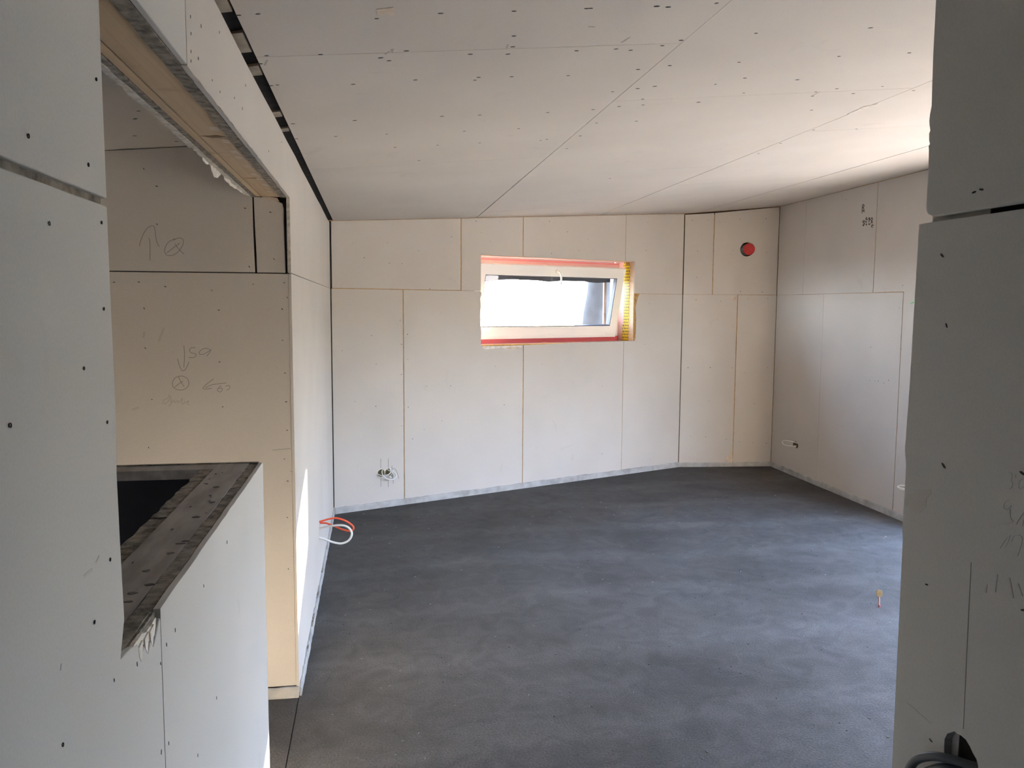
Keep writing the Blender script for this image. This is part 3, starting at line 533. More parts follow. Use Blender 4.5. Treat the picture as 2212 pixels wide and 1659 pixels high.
# right-hand wall: solid end, then the glazed doors beyond the passage corner
GS0, GS1, GZ1 = 2.86, 7.00, 2.32
RLEN = 7.78
wall_right = struct(wprism('wall_right', RIGHT, [(-0.1, -0.1), (RLEN+0.3, -0.1), (RLEN+0.3, 3.15), (-0.1, 3.15)], -0.30, -0.004, M_TAN,
                           holes=[rect(GS0, GS1, 0.0, GZ1)]))
rtp = lambda a: RIGHT.top(a)
board(RIGHT, wall_right, [(0.004, ZJ+0.001), (0.600-0.001, ZJ+0.001), (0.600-0.001, rtp(0.6)), (0.004, rtp(0))])
board(RIGHT, wall_right, [(0.600+0.001, ZJ+0.001), (1.909-h, ZJ+0.0015), (1.909-h, rtp(1.9)), (0.600+0.001, rtp(0.6))])
board(RIGHT, wall_right, [(1.909+h, ZJ+0.002), (2.368+h, ZJ+0.002), (2.368+h, 0.02), (GS0-0.02, 0.02), (GS0-0.02, GZ1+0.02), (3.4, GZ1+0.02), (3.4, rtp(3.4)), (1.909+h, rtp(1.9))],
      holes=[])
rsock = [(a, b) for a, b in RSOCK_PX]
rs_c, rs_z = 0.568, 0.346
board(RIGHT, wall_right, [(0.004, 0.02), (1.038-0.0015, 0.02), (1.038-0.0015, ZJ-0.001), (0.004, ZJ-0.001)], holes=[disc_pts(rs_c, rs_z, 0.062, 18, 0.038)])
board(RIGHT, wall_right, [(1.038+0.0015, 0.02), (2.368-h, 0.02), (2.368-h, ZJ-0.003), (1.038+0.0015, ZJ-0.001)])
for a0, a1 in ((3.4, 4.7), (4.7, 6.0), (6.0, RLEN)):
    board(RIGHT, wall_right, [(a0+0.002, GZ1+0.02), (a1-0.002, GZ1+0.02), (a1-0.002, rtp(a1)), (a0+0.002, rtp(a0))])
board(RIGHT, wall_right, rect(GS1+0.02, RLEN, 0.02, GZ1+0.016))
marks('screw_heads', RIGHT.P, RIGHT_MARKS, wall_right, l=0.010, w=0.009)
strokes('stamp_print', RIGHT.P, STAMP, 0.010, M_INK, wall_right)

# ------------------------------------------------------------------ left wall: passage part, stair opening, long part
def lt(y): return ceil_z(XL, y) - 0.036
wall_left = struct(wprism('wall_left', LEFT, [(L(YE+0.014), -0.1), (0.1, -0.1), (0.1, 2.75), (L(YB), 2.75), (L(YB), -0.1), (L(YN-0.012), -0.1), (L(YN-0.012), ZH+0.034), (L(YE+0.014), ZH+0.034)],
                          -0.168, -TB-0.002, M_TAN))
DKL = [(L(YB), 2.535), (-0.004, 2.535), (-0.004, LEFT.top(0)), (L(YB), LEFT.top(L(YB)))]
wprism('gap_strip', LEFT, DKL, -TB-0.002, -0.009, M_DARK, wall_left)
yj = 1.805
gapw = lambda y: 0.016
top_edge = lambda y0, y1: [(L(y), ceil_z(XL, y)-gapw(y)+random.uniform(-0.003, 0.003)) for y in [y1-(y1-y0)*i/14 for i in range(15)]]
board(LEFT, wall_left, [(L(YB), ZJ+0.005), (L(YN), ZJ+0.005), (L(YN), ZH+0.002), (L(yj)-0.002, ZH+0.002)] + top_edge(YB, yj-0.002), material=M_BOARDP)
board(LEFT, wall_left, rough_poly([(L(yj)+0.002, ZH), (L(YE)-0.006, ZH)], 0.06, 0.002)[:-1] + [(L(YE)-0.006, ZH+0.001), (L(YE)-0.003, ZJ+0.002), (-0.003, ZJ+0.001)] + top_edge(yj+0.002, YA-0.003))
board(LEFT, wall_left, rect(L(YE)+0.000, -0.003, 0.02, ZJ-0.0015), holes=[])
brk = [(a, b) for a, b in BREAK]
wa_low = [(L(YB), 0.02), (L(1.456)-0.0025, 0.02), (L(1.456)-0.0025, 1.325)] + [(a, b) for a, b in reversed(brk[:-2])] + [(L(YN)+0.006, 1.40), (L(YN), 1.52), (L(YN)-0.003, 1.62), (L(YN)+0.004, 1.70), (L(YN)+0.001, 1.85), (L(YN), ZJ-0.006), (L(YB), ZJ-0.006)]
board(LEFT, wall_left, wa_low, material=M_BOARDP)
wprism('gap_strip', LEFT, [(L(YB), ZJ-0.02), (L(YN)-0.0005, ZJ-0.02), (L(YN)-0.0005, ZJ+0.02), (L(YB), ZJ+0.02)], -TB-0.002, -0.008, M_EDGE, wall_left)
end_wa = struct(box('trim_1', XL-0.168, XL-TB, YN-0.0125, YN-0.0005, 0.0, 2.53, M_BOARDP))
_scr = None
for (a, z) in WA_SCREWS:
    if _scr is None:
        vs, fs = [], []
        n = 10
        for i in range(n):
            an = 2*math.pi*i/n; vs.append((0.0008, 0.0030*math.cos(an), 0.0026*math.sin(an)))
        for i in range(n):
            an = 2*math.pi*i/n; vs.append((-0.001, 0.0020*math.cos(an), 0.0018*math.sin(an)))
        for i in range(n): fs.append((i, (i+1) % n, n+(i+1) % n, n+i))
        fs.append(tuple(range(n, 2*n)))
        _scr = mesh_obj('screw', vs, fs, M_STAPLE, wall_left); o = _scr
    else:
        o = _scr.copy(); COL.objects.link(o)
    o.location = LEFT.P(a, z, 0.0004)*S; o.rotation_euler = (random.uniform(0, 3), 0, 0)
marks('staples', LEFT.P, WL_MARKS, wall_left, l=0.008, w=0.003, ang=1.4, jit=0.5)
GAPC = lambda x, y, t: Vector((x, y, ceil_z(x, y)-t))
extruded('gap_strip', GAPC, [(XL-0.012, YB), (XL+0.0305, YB), (XL+0.0305, YA+0.02), (XL-0.012, YA+0.02)], -0.016, -0.006, M_DARK, wall_left)
for i in range(0, len(SHIM), 2):
    a0, a1 = SHIM[i][0]+YA, SHIM[i+1][0]+YA
    extruded('shim', GAPC, [(XL-0.010, a0), (XL+0.024, a0-0.01), (XL+0.024, a1-0.02), (XL-0.010, a1-0.012)], -0.0059, 0.003, M_SHIM, wall_left, bev=0.001)
# timbers and raw board edges along the underside of the opening
ya, yb_ = YN-0.05, YE+0.012
def under(name, x0, x1, z0, z1, material, y0=None, y1=None, amp=0.0, step=0.05):
    y0 = ya if y0 is None else y0; y1 = yb_ if y1 is None else y1
    n = max(1, int((y1-y0)/step)) if amp else 1
    verts, faces = [], []
    for i in range(n+1):
        y = y0+(y1-y0)*i/n; j = random.uniform(-amp, amp); k = random.uniform(-amp, amp)
        verts += [(x0+k, y, z0+j), (x1+k*0.5, y, z0+j*0.6), (x1, y, z1), (x0, y, z1)]
    for i in range(n):
        for q in range(4): faces.append((4*i+q, 4*i+(q+1) % 4, 4*i+4+(q+1) % 4, 4*i+4+q))
    faces += [(0, 1, 2, 3), tuple(4*n+q for q in (3, 2, 1, 0))]
    return mesh_obj(name, verts, faces, material, wall_left)
under('board_edge', XL-0.043, XL-TB-0.001, ZH+0.000, ZH+0.05, M_EDGE, amp=0.0016)
under('timber_plank', XL-0.1225, XL-0.044, ZH+0.003, ZH+0.06, M_WOOD)
under('timber_plank', XL-0.1475, XL-0.1262, ZH+0.003, ZH+0.06, M_WOOD)
under('board_edge', XL-0.164, XL-0.150, ZH+0.001, ZH+0.05, M_EDGE, amp=0.0016)
under('board_edge', XL-0.183, XL-0.166, ZH+0.000, ceil_z(XL-0.18, 3)-0.01, M_CORE, amp=0.0035, step=0.03)
flap = [(a, b) for a, b in FLAP]
SIDE = Wall((XL-0.1828, 0, 0), (0, 1, 0), (1, 0, 0))
wprism('paper_flap', SIDE, [(2.86, 2.352), (3.30, 2.352)] + [(a, b) for a, b in reversed(flap)], -0.002, 0.0, M_WHITEP, wall_left)
wprism('paper_flap', SIDE, rough_poly([(3.30, 2.352), (3.32, 2.326), (3.45, 2.322), (3.60, 2.330), (3.80, 2.334), (3.86, 2.352)], 0.04, 0.003), -0.002, 0.0, M_WHITEP, wall_left)
# mouldy stains and chips of filler on the timber underside
for (yy, ww, hh, mm) in ((2.55, 0.05, 0.10, M_EDGE), (3.35, 0.02, 0.05, M_EDGE)):
    extruded('stain', lambda x, y, t: Vector((x, y, ZH+0.003-t)), rough_poly([(XL-0.12, yy), (XL-0.07, yy-ww*0.4), (XL-0.05, yy), (XL-0.09, yy+ww*0.5)], 0.02, 0.004), 0.0, 0.0006, M_GAP, wall_left)
for i in range(9):
    yy = 2.45+i*0.155+random.uniform(-0.03, 0.03); xx = XL-0.058-random.uniform(0, 0.012)
    extruded('filler_chip', lambda x, y, t: Vector((x, y, ZH+0.003-t)), rough_poly([(xx-0.014, yy-0.03), (xx+0.012, yy-0.02), (xx+0.012, yy+0.04), (xx-0.010, yy+0.03)], 0.015, 0.004), 0.0, 0.0008, M_PAPER, wall_left)

# parapet beside the stairs
pz = ZP
PX0 = XL-0.178
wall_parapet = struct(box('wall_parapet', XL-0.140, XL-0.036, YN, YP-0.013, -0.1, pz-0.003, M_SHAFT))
def ledge(name, x0, x1, y0, y1, z0, z1, material, amp, parent, step=0.035, inner=0.0, outer=0.0):
    n = max(1, int((y1-y0)/step)); verts, faces = [], []
    for i in range(n+1):
        y = y0+(y1-y0)*i/n; j = random.uniform(-amp, amp); k = random.uniform(-1, 1)
        verts += [(x0+k*inner, y, z0), (x1+random.uniform(-1, 1)*outer, y, z0), (x1+random.uniform(-1, 1)*outer, y, z1+j), (x0+k*inner, y, z1+j*0.5)]
    for i in range(n):
        for q in range(4): faces.append((4*i+q, 4*i+(q+1) % 4, 4*i+4+(q+1) % 4, 4*i+4+q))
    faces += [(0, 1, 2, 3), tuple(4*n+q for q in (3, 2, 1, 0))]
    return mesh_obj(name, verts, faces, material, parent)
ledge('plank', XL-0.138, XL-0.042, YN+0.001, YP-0.013, pz-0.04, pz+0.000, M_PLANK, 0.0004, wall_parapet, inner=0.0004, outer=0.001)
for y0, y1 in ((YN+0.001, 1.62), (1.624, 2.06), (2.064, 2.42), (2.424, YP-0.013)):
    ledge('board_edge', XL-0.040+random.uniform(-0.002, 0.001), XL-TB-0.0015, y0, y1, -0.02, pz-0.001+random.uniform(-0.002, 0.001), M_EDGE, 0.0012, wall_parapet, inner=0.0014)
for y0, y1 in ((YN+0.001, 1.55), (1.553, 2.10), (2.105, 2.70)):
    ledge('board_edge', XL-0.178, XL-0.1405, y0, y1, -2.6, pz-0.002+random.uniform(-0.002, 0.002), M_EDGE, 0.0015, wall_parapet, inner=0.004)
    box('shaft_shade', XL-0.1815, XL-0.1775, y0, y1, -2.6, pz-0.012, M_SHAFT, wall_parapet)  # dark sheet in place of the unlit inner face
board(LEFT, wall_parapet, [(L(1.456)+0.001, 0.02), (L(YP)-0.014, 0.02), (L(YP)-0.014, pz)] + [(L(y), pz+random.uniform(-0.0015, 0.0015)) for y in [2.7-0.06*i for i in range(20)]] + [(L(1.456)+0.001, pz)], material=M_BOARDP)
board(LEFT, wall_parapet, rect(L(YP)-0.0125, L(YP), 0.0, pz-0.001), t=0.16, material=M_BOARDP, name='end_panel')
# broken corner of the passage board: torn paper and bare core
wprism('broken_core', LEFT, [(L(YN)-0.002, 1.30), (L(1.452), 1.285), (L(1.452), pz-0.002), (L(YN), pz-0.002)], -0.030, -0.0085, M_EDGE, wall_parapet)
wprism('torn_paper', LEFT, rough_poly([(-6.125, 1.333), (-6.05, 1.318), (-5.985, 1.306), (-5.972, 1.332), (-6.02, 1.332), (-6.08, 1.338)], 0.012, 0.003), -0.0085, -0.002, M_WHITEP, wall_parapet)
for sx, zz in ((-6.075, 1.300), (-6.040, 1.298), (-6.008, 1.296)):
    wprism('torn_paper', LEFT, [(sx-0.012, 1.326), (sx-0.009, 1.31), (sx, zz), (sx+0.008, 1.312), (sx+0.012, 1.330)], -0.002, 0.0006, M_WHITEP, wall_parapet)
for i in range(26):
    yy = random.uniform(1.35, 2.7); xx = XL-0.135+random.random()*0.09
    s1 = random.choice((0.002, 0.003, 0.004, 0.009)); s2 = random.uniform(0.003, 0.010)
    o = extruded('dirt_smudge', FL, [(xx+s1*math.cos(q*0.785)*random.uniform(0.5, 1.2), yy+s2*math.sin(q*0.785)*random.uniform(0.5, 1.2)) for q in range(8)], pz-0.001, pz+0.0012, M_PLANKD, wall_parapet)
# the parapet's return along the landing
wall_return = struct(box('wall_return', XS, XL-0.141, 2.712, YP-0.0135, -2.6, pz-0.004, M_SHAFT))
ledge_y = [(XS, 2.703), (XL-0.1395, 2.703), (XL-0.1395, YP-0.0145), (XS, YP-0.0145)]
extruded('plank', FL, ledge_y, pz-0.03, pz-0.0005, M_PLANK, wall_return)
extruded('board_edge', FL, [(XS, YP-0.0135), (XL-0.013, YP-0.0135)] + [(XL-0.013-0.06*i, YP+random.uniform(-0.001, 0.003)) for i in range(14)] + [(XS, YP)], pz-0.004, pz+0.002, M_EDGE, wall_return)

RET = Wall((0, YP, 0), (-1, 0, 0), (0, 1, 0))
for a0, a1 in ((-XL+0.002, 1.10), (1.10, -XS)):
    board(RET, wall_return, rect(a0+0.001, a1-0.001, 0.02, pz-0.003), off=0.0)
# ------------------------------------------------------------------ landing: far wall and stairwell shell
wall_far = struct(wprism('wall_far', FAR, [(XS-XL-0.1, -2.7), (-0.014, -2.7), (-0.014, 2.7), (XS-XL-0.1, 2.6)], -0.16, -TB-0.001, M_DARK))
ft = lambda a: FAR.top(a)
board(FAR, wall_far, [(XS-XL, ZJ+0.002), (-0.157-0.002, ZJ+0.002), (-0.163, 2.18), (-0.165, ft(-0.15)), (XS-XL, ft(XS-XL))])
board(FAR, wall_far, rough_poly([(-0.150, ZJ+0.002), (-0.026, ZJ+0.002), (-0.028, ZH-0.05), (-0.033, ZH-0.025), (-0.06, ZH-0.015), (-0.09, ZH-0.003), (-0.157, ZH+0.001)], 0.07, 0.001))
board(FAR, wall_far, rect(XS-XL, -0.0125, 0.055, ZJ-0.002))
wprism('corner_edge', FAR, rect(-0.0120, -0.0005, 0.055, ZJ-0.004), -0.014, 0.0015, M_BOARD, wall_far)
wprism('cut_edge', FAR, rect(-0.0150, -0.0004, ZJ+0.002, ZH), 0.0062, 0.0105, M_CORE, wall_far)
wprism('paper_tear', FAR, rough_poly([(-0.125, ZH+0.001), (-0.055, ZH-0.002), (-0.045, ZH-0.018), (-0.075, ZH-0.012)], 0.02, 0.002), -0.002, 0.001, M_PAPER, wall_far)
marks('staples', FAR.P, FAR_MARKS, wall_far, l=0.011, w=0.004, ang=-0.5, jit=0.8)
strokes('pencil_writing', FAR.P, FAR_WRITING[:5], 0.0024, M_PENCIL, wall_far)
strokes('pencil_writing', FAR.P, FAR_WRITING[5:16], 0.0024, M_PENCIL, wall_far)
strokes('pencil_writing', FAR.P, FAR_WRITING[16:], 0.0026, M_PENCILF, wall_far)
strokes('pencil_dash', FAR.P, FAR_DASH, 0.004, M_PENCILF, wall_far)
wall_stair = struct(box('wall_stair', XS-0.12, XS, YB, YE+0.1, -2.7, 2.6, M_BOARD))
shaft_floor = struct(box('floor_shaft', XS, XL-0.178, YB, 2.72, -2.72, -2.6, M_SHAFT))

# ------------------------------------------------------------------ passage wall beside the viewer, and the closing walls
wall_passage = struct(wprism('wall_passage', PASS, rect(YB, YN-0.03, -0.1, 2.8), -0.12, -TB-0.002, M_DARK))
pt = lambda y: ceil_z(XR, y)-0.004
board(PASS, wall_passage, [(YB, ZJ+0.0045), (1.205, ZJ+0.0045), (1.224, ZJ+0.010), (1.229, ZJ+0.02), (1.228, 2.08), (1.230, 2.113), (1.231, 2.118), (1.228, 2.121), (1.2305, 2.127), (1.2312, 2.138), (1.2285, 2.142), (1.231, 2.150), (1.2325, 2.158), (1.2315, 2.168), (1.2285, 2.18), (1.231, 2.25), (1.233, pt(1.2)), (YB, pt(YB))], material=M_BOARDP, bev=0.0025)
board(PASS, wall_passage, rough_poly([(YB, 0.02), (1.236, 0.02), (1.240, 1.00), (1.243, 1.47), (1.246, 1.49), (1.244, 1.60), (1.250, 1.62), (1.246, 1.72), (1.243, ZJ-0.004), (YB, ZJ-0.0045)], 3.0, 0.0),
      holes=[[(a, b) for a, b in WR_HOLE]], material=M_BOARDP)
marks('staples', PASS.P, WR_MARKS, wall_passage, l=0.011, w=0.0036, ang=0.4, jit=0.9)
strokes('pencil_writing', PASS.P, WR_WRITING, 0.0008, M_PENCILV, wall_passage)
strokes('pencil_line', PASS.P, WR_LINE[:1], 0.0009, M_PENCILF, wall_passage)
strokes('scratch', PASS.P, WR_LINE[1:], 0.0018, M_PENCILV, wall_passage)
wprism('filler_smear', PASS, rough_poly(WR_SMEAR, 0.008, 0.0015), 0.0, 0.0005, M_BOARD, wall_passage)
strokes('scuff_marks', PASS.P, WR_SCUFF, 0.0035, M_PENCILV, wall_passage)
strokes('scuff_marks', LEFT.P, WA_SCUFF, 0.0040, M_PENCILV, wall_left)
strokes('scuff_marks', FAR.P, FAR_SCUFF, 0.010, M_SMUDGE, wall_far)
strokes('scuff_marks', CLM, CEIL_SCUFF, 0.006, M_PENCILF, ceiling)
wall_front = struct(box('wall_front', XR+0.013, 4.9, YN-0.15, YN-0.022, -0.1, 3.1, M_BOARD))
wall_rear = struct(box('wall_rear', XS-0.1, XR+0.2, YB-0.12, YB, -2.7, 2.9, M_BOARD))

# ------------------------------------------------------------------ foam edge strips at the foot of the walls
def strip(name, wall, a0, a1, hgt, amp=0.004, th=0.014, ends=()):
    n = max(4, int(abs(a1-a0)/0.05)); verts, faces = [], []
    for i in range(n+1):
        a = a0+(a1-a0)*i/n; z = hgt+random.uniform(-amp, amp); j = random.uniform(0, 0.003)
        verts += [wall.P(a, 0, 0.0), wall.P(a, 0, th+j), wall.P(a, z-0.006, th+j), wall.P(a, z, th-0.004+j), wall.P(a, z, 0.0)]
    for i in range(n):
        for q in range(5): faces.append((5*i+q, 5*i+(q+1) % 5, 5*i+5+(q+1) % 5, 5*i+5+q))
    faces += [(0, 1, 2, 3, 4), tuple(5*n+q for q in (4, 3, 2, 1, 0))]
    return struct(mesh_obj(name, verts, faces, M_FOAM))
strip('baseboard_back', BACK, 0.010, LAB-0.004, 0.056)
strip('baseboard_corner', MID, 0.004, LBC-0.010, 0.050)
strip('baseboard_right', RIGHT, 0.010, GS0, 0.056)
strip('baseboard_left', LEFT, L(YE)+0.004, -0.010, 0.050, amp=0.009, th=0.010)
strip('baseboard_far', FAR, XS-XL, -0.001, 0.052, amp=0.002)
for y in (4.25, 4.62, 4.72, 5.05, 5.1, 5.55, 6.1):
    wprism('tear', LEFT, [(L(y), 0.022), (L(y)+0.07, 0.03), (L(y)+0.16, 0.050), (L(y)+0.06, 0.056)], 0.0, 0.0102, M_EDGE, bpy.data.objects['baseboard_left'])

# ------------------------------------------------------------------ small window, sash tipped open
window_1 = struct(wprism('window_1', BACK, rect(WS0+0.004, WS1-0.004, WZ0+0.016, WZ1-0.006), -0.345, -0.275, M_PVC, holes=[rect(WS0+0.070, WS1-0.070, WZ0+0.085, WZ1-0.075)], bev=0.002))
HH = 0.768; ez = Vector((0, 0, 1)); eh = (BACK.n*0.165+ez*0.75).normalized(); en = (BACK.n*0.75-ez*0.165).normalized()
sash_o = BACK.P(0, 1.518, -0.235)
SASH = lambda a, hh, t: sash_o + BACK.d*a + eh*hh + en*t
SA0, SA1 = 1.535, 3.41
sash = extruded('sash', SASH, rect(SA0, SA1, 0.0, HH), -0.070, 0.0, M_PVC, window_1, holes=[rect(1.632, 3.316, 0.127, 0.660)], bev=0.003)
extruded('glazing_bead', SASH, rect(1.626, 3.322, 0.121, 0.666), -0.055, -0.006, M_SEAL, sash, holes=[rect(1.640, 3.308, 0.135, 0.652)])
extruded('pane', SASH, rect(1.636, 3.312, 0.131, 0.656), -0.034, -0.030, M_GLASS, sash)
extruded('cover_strip', SASH, rect(SA0, SA1, 0.002, 0.036), 0.0, 0.0035, M_PVC, sash, bev=0.001)
for a in (1.56, 2.49, 3.27):
    extruded('drain_cap', SASH, rect(a, a+0.09, 0.040, 0.052), 0.0, 0.004, M_PVC, sash, bev=0.001)
hd = extruded('handle', SASH, disc_pts(2.488, 0.715, 0.020, 16, 0.024), 0.0, 0.022, M_PVC, sash, bev=0.002)
tube('handle_lever', [SASH(2.488, 0.715, 0.02), SASH(2.488, 0.715, 0.045), SASH(2.497, 0.70, 0.055), SASH(2.512, 0.665, 0.055), SASH(2.520, 0.62, 0.054), SASH(2.521, 0.585, 0.052)], 0.010, M_PVC, sash)
# reveal: lath, printed tape and pink membrane on the visible cheek, membrane above and below
RV = lambda dep, z, t: BACK.P(WS1-t, z, -dep)
extruded('lath', RV, rect(0.0125, 0.086, 1.472, 2.348), 0.0, 0.009, M_WOODG, window_1, bev=0.001)
def uv_quad(name, p00, p10, p11, p01, su, sv, material, parent):
    o = mesh_obj(name, [p00, p10, p11, p01], [(0, 1, 2, 3)], material, parent)
    uvl = o.data.uv_layers.new(name='UVMap'); c = [(0, 0), (su, 0), (su, sv), (0, sv)]
    for lo in o.data.loops: uvl.data[lo.index].uv = c[lo.vertex_index]
    s = o.modifiers.new('thick', 'SOLIDIFY'); s.thickness = 0.001
    return o
uv_quad('tape', RV(0.176, 1.473, 0.010), RV(0.084, 1.473, 0.0105), RV(0.080, 2.32, 0.0105), RV(0.170, 2.32, 0.010), 0.092, 0.85, M_TAPE, window_1)
uv_quad('tape', RV(0.188, 1.473, 0.0115), RV(0.165, 1.473, 0.0115), RV(0.165, 1.66, 0.0115), RV(0.188, 1.66, 0.0115), 0.023, 0.19, M_TAPE, window_1)
uv_quad('tape', RV(0.180, 2.30, 0.0115), RV(0.150, 2.30, 0.0115), RV(0.150, 2.347, 0.0115), RV(0.180, 2.347, 0.0115), 0.03, 0.05, M_TAPE, window_1)
extruded('membrane', RV, rect(0.165, 0.285, 1.474, 2.347), 0.002, 0.008, M_PINK, window_1)
TOPR = lambda a, dep, t: BACK.P(a, WZ1-t, -dep)
extruded('membrane', TOPR, rect(WS0, WS1-0.01, 0.05, 0.285), 0.0, 0.004, M_PINK, window_1)
extruded('tape_edge', TOPR, rect(WS0, WS1-0.1, 0.012, 0.05), 0.0, 0.004, M_OCHRE, window_1)
wprism('membrane_fold', BACK, rect(WS0, WS1-0.012, WZ1-0.034, WZ1-0.012), -0.275, -0.270, M_ROSE, window_1)
wprism('membrane', BACK, rect(WS0, WS1-0.012, WZ1-0.075, WZ1-0.036), -0.275, -0.272, M_PINK, window_1)  # pink strip paints reflected membrane light on the white frame
BOTR = lambda a, dep, t: BACK.P(a, WZ0+t, -dep)
extruded('membrane', BOTR, rect(WS0, WS1-0.01, 0.03, 0.285), 0.0, 0.006, M_PINK, window_1)
extruded('tape_edge', BOTR, rect(WS0, WS1-0.1, 0.0125, 0.03), 0.0, 0.006, M_OCHRE, window_1)
wprism('membrane_fold', BACK, rect(WS0, WS1-0.012, WZ0+0.006, 1.530), -0.262, -0.255, M_RED, window_1)
LV = lambda dep, z, t: BACK.P(WS0+t, z, -dep)
extruded('membrane', LV, rect(0.0125, 0.285, 1.474, 2.347), 0.0, 0.004, M_PINK, window_1)
# outside of the opening: black facade foil and a batten
FO = lambda dep, z, t: BACK.P(WS1-0.02-t-0.05*math.sin(dep*9.0), z, -dep)
nfo = 10
fv, ff = [], []
for i in range(nfo+1):
    for j in range(9):
        dep = 0.345+0.46*i/nfo; z = 1.42+0.95*j/8
        edge = 0.92-0.24*max(0.0, (z-1.5))                     # frayed, slanting outer edge
        dep = 0.345+(edge-0.345)*i/nfo+0.01*math.sin(z*17+i)
        fv.append(BACK.P(WS1-0.045-0.025*math.sin(dep*11+z*3), z, -dep))
for i in range(nfo):
    for j in range(8): a = i*9+j; ff.append((a, a+1, a+10, a+9))
foil = mesh_obj('facade_foil', fv, ff, M_FOIL, window_1, smooth=True); sm = foil.modifiers.new('thick', 'SOLIDIFY'); sm.thickness = 0.003
head = [(1.40, 2.40), (3.50, 2.40), (3.50, 2.135)] + [(3.45-0.1*i, 2.134-0.012*max(0.0, math.sin(i*0.9))-0.006*random.random()-(0.022 if 16 <= i <= 18 else 0)) for i in range(20)] + [(1.40, 2.12)]
wprism('facade_foil', BACK, head, -0.375, -0.372, M_FOIL, window_1)
BT = lambda a, z, t: BACK.P(a, z, -t)
extruded('batten', BT, rect(3.385, 3.418, 1.60, 2.30), 0.405, 0.43, M_WOODD, window_1, bev=0.001)

# glazed doors in the right-hand wall, just beyond the picture's edge
window_2 = struct(wprism('window_2', RIGHT, rect(GS0+0.005, GS1-0.005, 0.005, GZ1-0.005), -0.20, -0.13, M_PVC,
                  holes=[rect(GS0+0.07+i*(GS1-GS0)/3, GS0-0.07+(i+1)*(GS1-GS0)/3, 0.09, GZ1-0.08) for i in range(3)], bev=0.002))
for i in range(3):
    a0 = GS0+0.06+i*(GS1-GS0)/3; a1 = GS0-0.06+(i+1)*(GS1-GS0)/3
    wprism('pane', RIGHT, rect(a0, a1, 0.08, GZ1-0.07), -0.168, -0.164, M_GLASS, window_2)
ground = struct(box('ground', -60, 60, -60, 90, -3.2, -3.0, M_GROUND))
struct(box('added_bounce_slab', 4.90, 8.6, -1.0, 6.45, -0.20, -0.04, M_BOUNCE))  # unseen pale slab added to bounce sunlight up to the ceiling
struct(box('added_sun_screen', 4.95, 5.75, 6.30, 6.45, -3.0, 2.6, M_GROUND))  # unseen screen added to keep direct sun out of the doors
hv, hf = [], []
nb = 60
for i in range(nb+1):
    y = -50+130*i/nb; hgt = 4.4+0.9*math.sin(i*0.55)+0.7*math.sin(i*1.7+1)+random.uniform(-0.3, 0.3)
    hv += [(22+random.uniform(-1, 1), y, -3.0), (26, y, hgt), (32, y, hgt*0.8), (36, y, -3.0)]
for i in range(nb):
    for q in range(3): a = 4*i+q; hf.append((a, a+1, a+5, a+4))
struct(mesh_obj('added_horizon_block', hv, hf, M_BLOCK))  # unseen dark ridge added to cut off the low sky
portal('portal_window', BACK.P((WS0+WS1)/2, (WZ0+WZ1)/2, -0.40), BACK.d, BACK.n, WS1-WS0, WZ1-WZ0)
portal('portal_doors', RIGHT.P((GS0+GS1)/2, GZ1/2, -0.32), RIGHT.d, RIGHT.n, GS1-GS0, GZ1)

# ------------------------------------------------------------------ things in the room
# capped vent pipe
vp = empty('vent_pipe', MID.P(hole_c, hole_z, 0))
thing(vp, 'red capped grey pipe end sticking out of the round hole', 'pipe')
pr = 0.066
RING = lambda a, z, t: MID.P(a, z, t)
adopt(extruded('pipe_body', RING, disc_pts(hole_c+0.003, hole_z, pr-0.002, 28), -0.14, 0.058, M_PIPE, None, holes=[disc_pts(hole_c+0.003, hole_z, pr-0.008, 28)]), vp)
adopt(extruded('cap', RING, disc_pts(hole_c+0.003, hole_z, pr, 28), 0.045, 0.062, M_REDCAP, None, bev=0.003), vp)
adopt(extruded('cap_rim', RING, disc_pts(hole_c+0.003, hole_z, pr+0.0015, 28), 0.055, 0.064, M_REDCAP, None, holes=[disc_pts(hole_c+0.003, hole_z, pr-0.006, 28)], bev=0.001), vp)

# cable loops by the floor on the long left wall
yc = CABLE_ORANGE[0][1]
def loop3(pts, y0, y1, r, m, nm):
    n = len(pts); q = [(p[0], y0+(y1-y0)*i/(n-1), p[2]) for i, p in enumerate(pts)]
    q[0] = (XL-0.01, q[0][1], q[0][2]); q[-1] = (XL-0.01, q[-1][1], q[-1][2])
    return tube(nm, q, r, m)
o = loop3(CABLE_ORANGE, yc-0.01, yc+0.04, 0.0062, M_ORANGE, 'orange_cable'); thing(o, 'orange cable loop sticking out of the wall low down beside the white one', 'cable')
o = loop3(CABLE_WHITE, yc+0.02, yc-0.05, 0.0072, M_CABLE, 'white_cable'); thing(o, 'thick white cable loop hanging below the orange cable loop', 'cable')
hb = wprism('cable_cutout', LEFT, rough_poly([(L(yc)-0.055, 0.330), (L(yc)-0.02, 0.330), (L(yc)+0.03, 0.40), (L(yc)+0.03, 0.428), (L(yc)-0.005, 0.428)], 0.02, 0.004), 0.0, 0.0008, M_PAPER, wall_left)

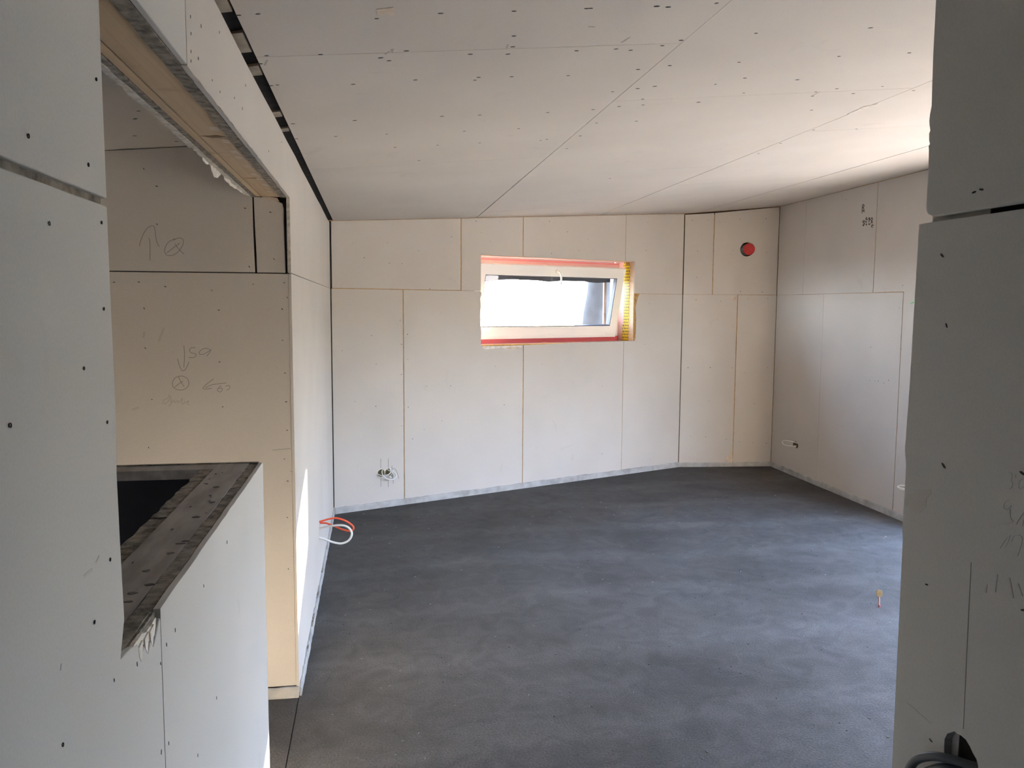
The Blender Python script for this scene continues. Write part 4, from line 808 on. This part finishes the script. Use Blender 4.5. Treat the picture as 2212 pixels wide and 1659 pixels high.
# twin socket cut-out on the back wall with wire loops
sk = empty('socket_cutout', BACK.P(0.498, sock_z, 0)); thing(sk, 'twin round socket cut-out in the long wall with white wire loops', 'socket')
for c in (sock1, sock2):
    adopt(extruded('hole', BACK.P, disc_pts(c, sock_z, sock_r, 20), 0.0002, 0.0016, M_BOXIN), sk)
    adopt(extruded('hole_rim', BACK.P, disc_pts(c, sock_z, sock_r+0.004, 20), 0.0, 0.0022, M_WHITEP, None, holes=[disc_pts(c, sock_z, sock_r-0.001, 20)]), sk)
for ln in SOCKET_LOOPS:
    n = len(ln); pts = [BACK.P(a, z, 0.002+0.05*math.sin(math.pi*i/(n-1))) for i, (a, z) in enumerate(ln)]
    adopt(tube('wire', pts, 0.0042, M_CABLE), sk)

# oval socket hole on the right-hand wall
rk = empty('wire_outlet', RIGHT.P(rs_c, rs_z, 0)); thing(rk, 'oval hole with short white wires low on the wall near the corner', 'socket')
adopt(extruded('hole', RIGHT.P, disc_pts(rs_c, rs_z, 0.061, 18, 0.037), -0.0045, -0.0025, M_BOXIN), rk)
def rwire(pl, r=0.0042): adopt(tube('wire', [RIGHT.P(*p) for p in pl], r, M_CABLE), rk)
rwire([(0.61, 0.37, -0.008), (0.55, 0.385, 0.05), (0.49, 0.385, 0.09), (0.455, 0.362, 0.10), (0.49, 0.335, 0.09), (0.55, 0.328, 0.02), (0.57, 0.330, -0.008)])
rwire([(0.545, 0.312, -0.008), (0.545, 0.325, 0.006), (0.550, 0.340, -0.006)])
rwire([(0.575, 0.308, -0.008), (0.575, 0.325, 0.006), (0.578, 0.342, -0.006)])
# second outlet, half hidden by the passage wall
r2 = empty('wire_outlet', RIGHT.P(2.58, 0.31, 0)); thing(r2, 'two white wire ends low on the wall peeking past the grey passage wall', 'socket')
adopt(extruded('hole', RIGHT.P, disc_pts(2.60, 0.31, 0.040, 18, 0.036), 0.0002, 0.0016, M_BOXIN), r2)
adopt(tube('wire', [RIGHT.P(2.60, 0.325, 0.0), RIGHT.P(2.54, 0.322, 0.04), RIGHT.P(2.50, 0.305, 0.05), RIGHT.P(2.53, 0.296, 0.05), RIGHT.P(2.60, 0.30, 0.0)], 0.007, M_CABLE), r2)
adopt(tube('wire', [RIGHT.P(2.61, 0.298, 0.0), RIGHT.P(2.56, 0.285, 0.03), RIGHT.P(2.505, 0.285, 0.04)], 0.005, M_CABLE), r2)
o = tube('green_light_streak', [RIGHT.P(GREEN[0][0], GREEN[0][1], 0.003), RIGHT.P(2.51, 1.909, 0.004), RIGHT.P(2.62, 1.945, 0.003)], 0.0035, M_GREEN)  # streak of green light drawn as a thin coloured tube
thing(o, 'short painted green-light thread on the wall beside the grey passage wall', 'streak')

# screed marker standing in the floor
mk = empty('floor_marker', PIN[0]); thing(mk, 'small copper pin with a round brown disc standing in the floor', 'marker')
px, py = PIN[0][0], PIN[0][1]
adopt(tube('stem', [(px, py, -0.01), (px-0.001, py, 0.03), (px-0.004, py, 0.085)], 0.0042, M_COPPER), mk)
adopt(tube('foot', [(px+0.001, py-0.001, 0.0), (px+0.001, py, 0.014)], 0.0056, M_REDTIP), mk)
dn = Vector((-0.35, -0.92, 0.12)).normalized(); dx = dn.cross(Vector((0, 0, 1))).normalized(); dz = dx.cross(dn)
dc = Vector((px-0.006, py-0.004, 0.089))
DS = lambda a, b, t: dc + dx*a + dz*b + dn*t
adopt(extruded('disc', DS, disc_pts(0, 0, 0.0195, 20, 0.023), -0.004, 0.004, M_BRASS, None, bev=0.001), mk)

# conduits coming out of the hole in the passage wall
hb = PASS
cy0 = 1.078
for k, (z, r, lab) in enumerate(((1.172, 0.0072, 'topmost dark grey conduit bending out of the hole in the passage wall'),
                                 (1.155, 0.0090, 'middle dark grey conduit of the bundle in the passage wall hole'),
                                 (1.136, 0.0082, 'lowest dark grey conduit of the bundle in the passage wall hole'))):
    e = -0.020*k
    pts = [PASS.P(cy0-0.05, z+0.004, -0.035), PASS.P(cy0-0.026, z+0.002, -0.006), PASS.P(cy0+0.004, z-0.001, 0.012), PASS.P(cy0+0.038+e*0.6, z-0.014, 0.022), PASS.P(cy0+0.073+e, z-0.045, 0.026), PASS.P(cy0+0.090+e, z-0.10, 0.024), PASS.P(cy0+0.092+e, z-0.22, 0.020)]
    o = tube('conduit', pts, r, M_CONDUIT, ring=10, res=5); thing(o, lab, 'conduit', 'conduits in the passage wall hole')
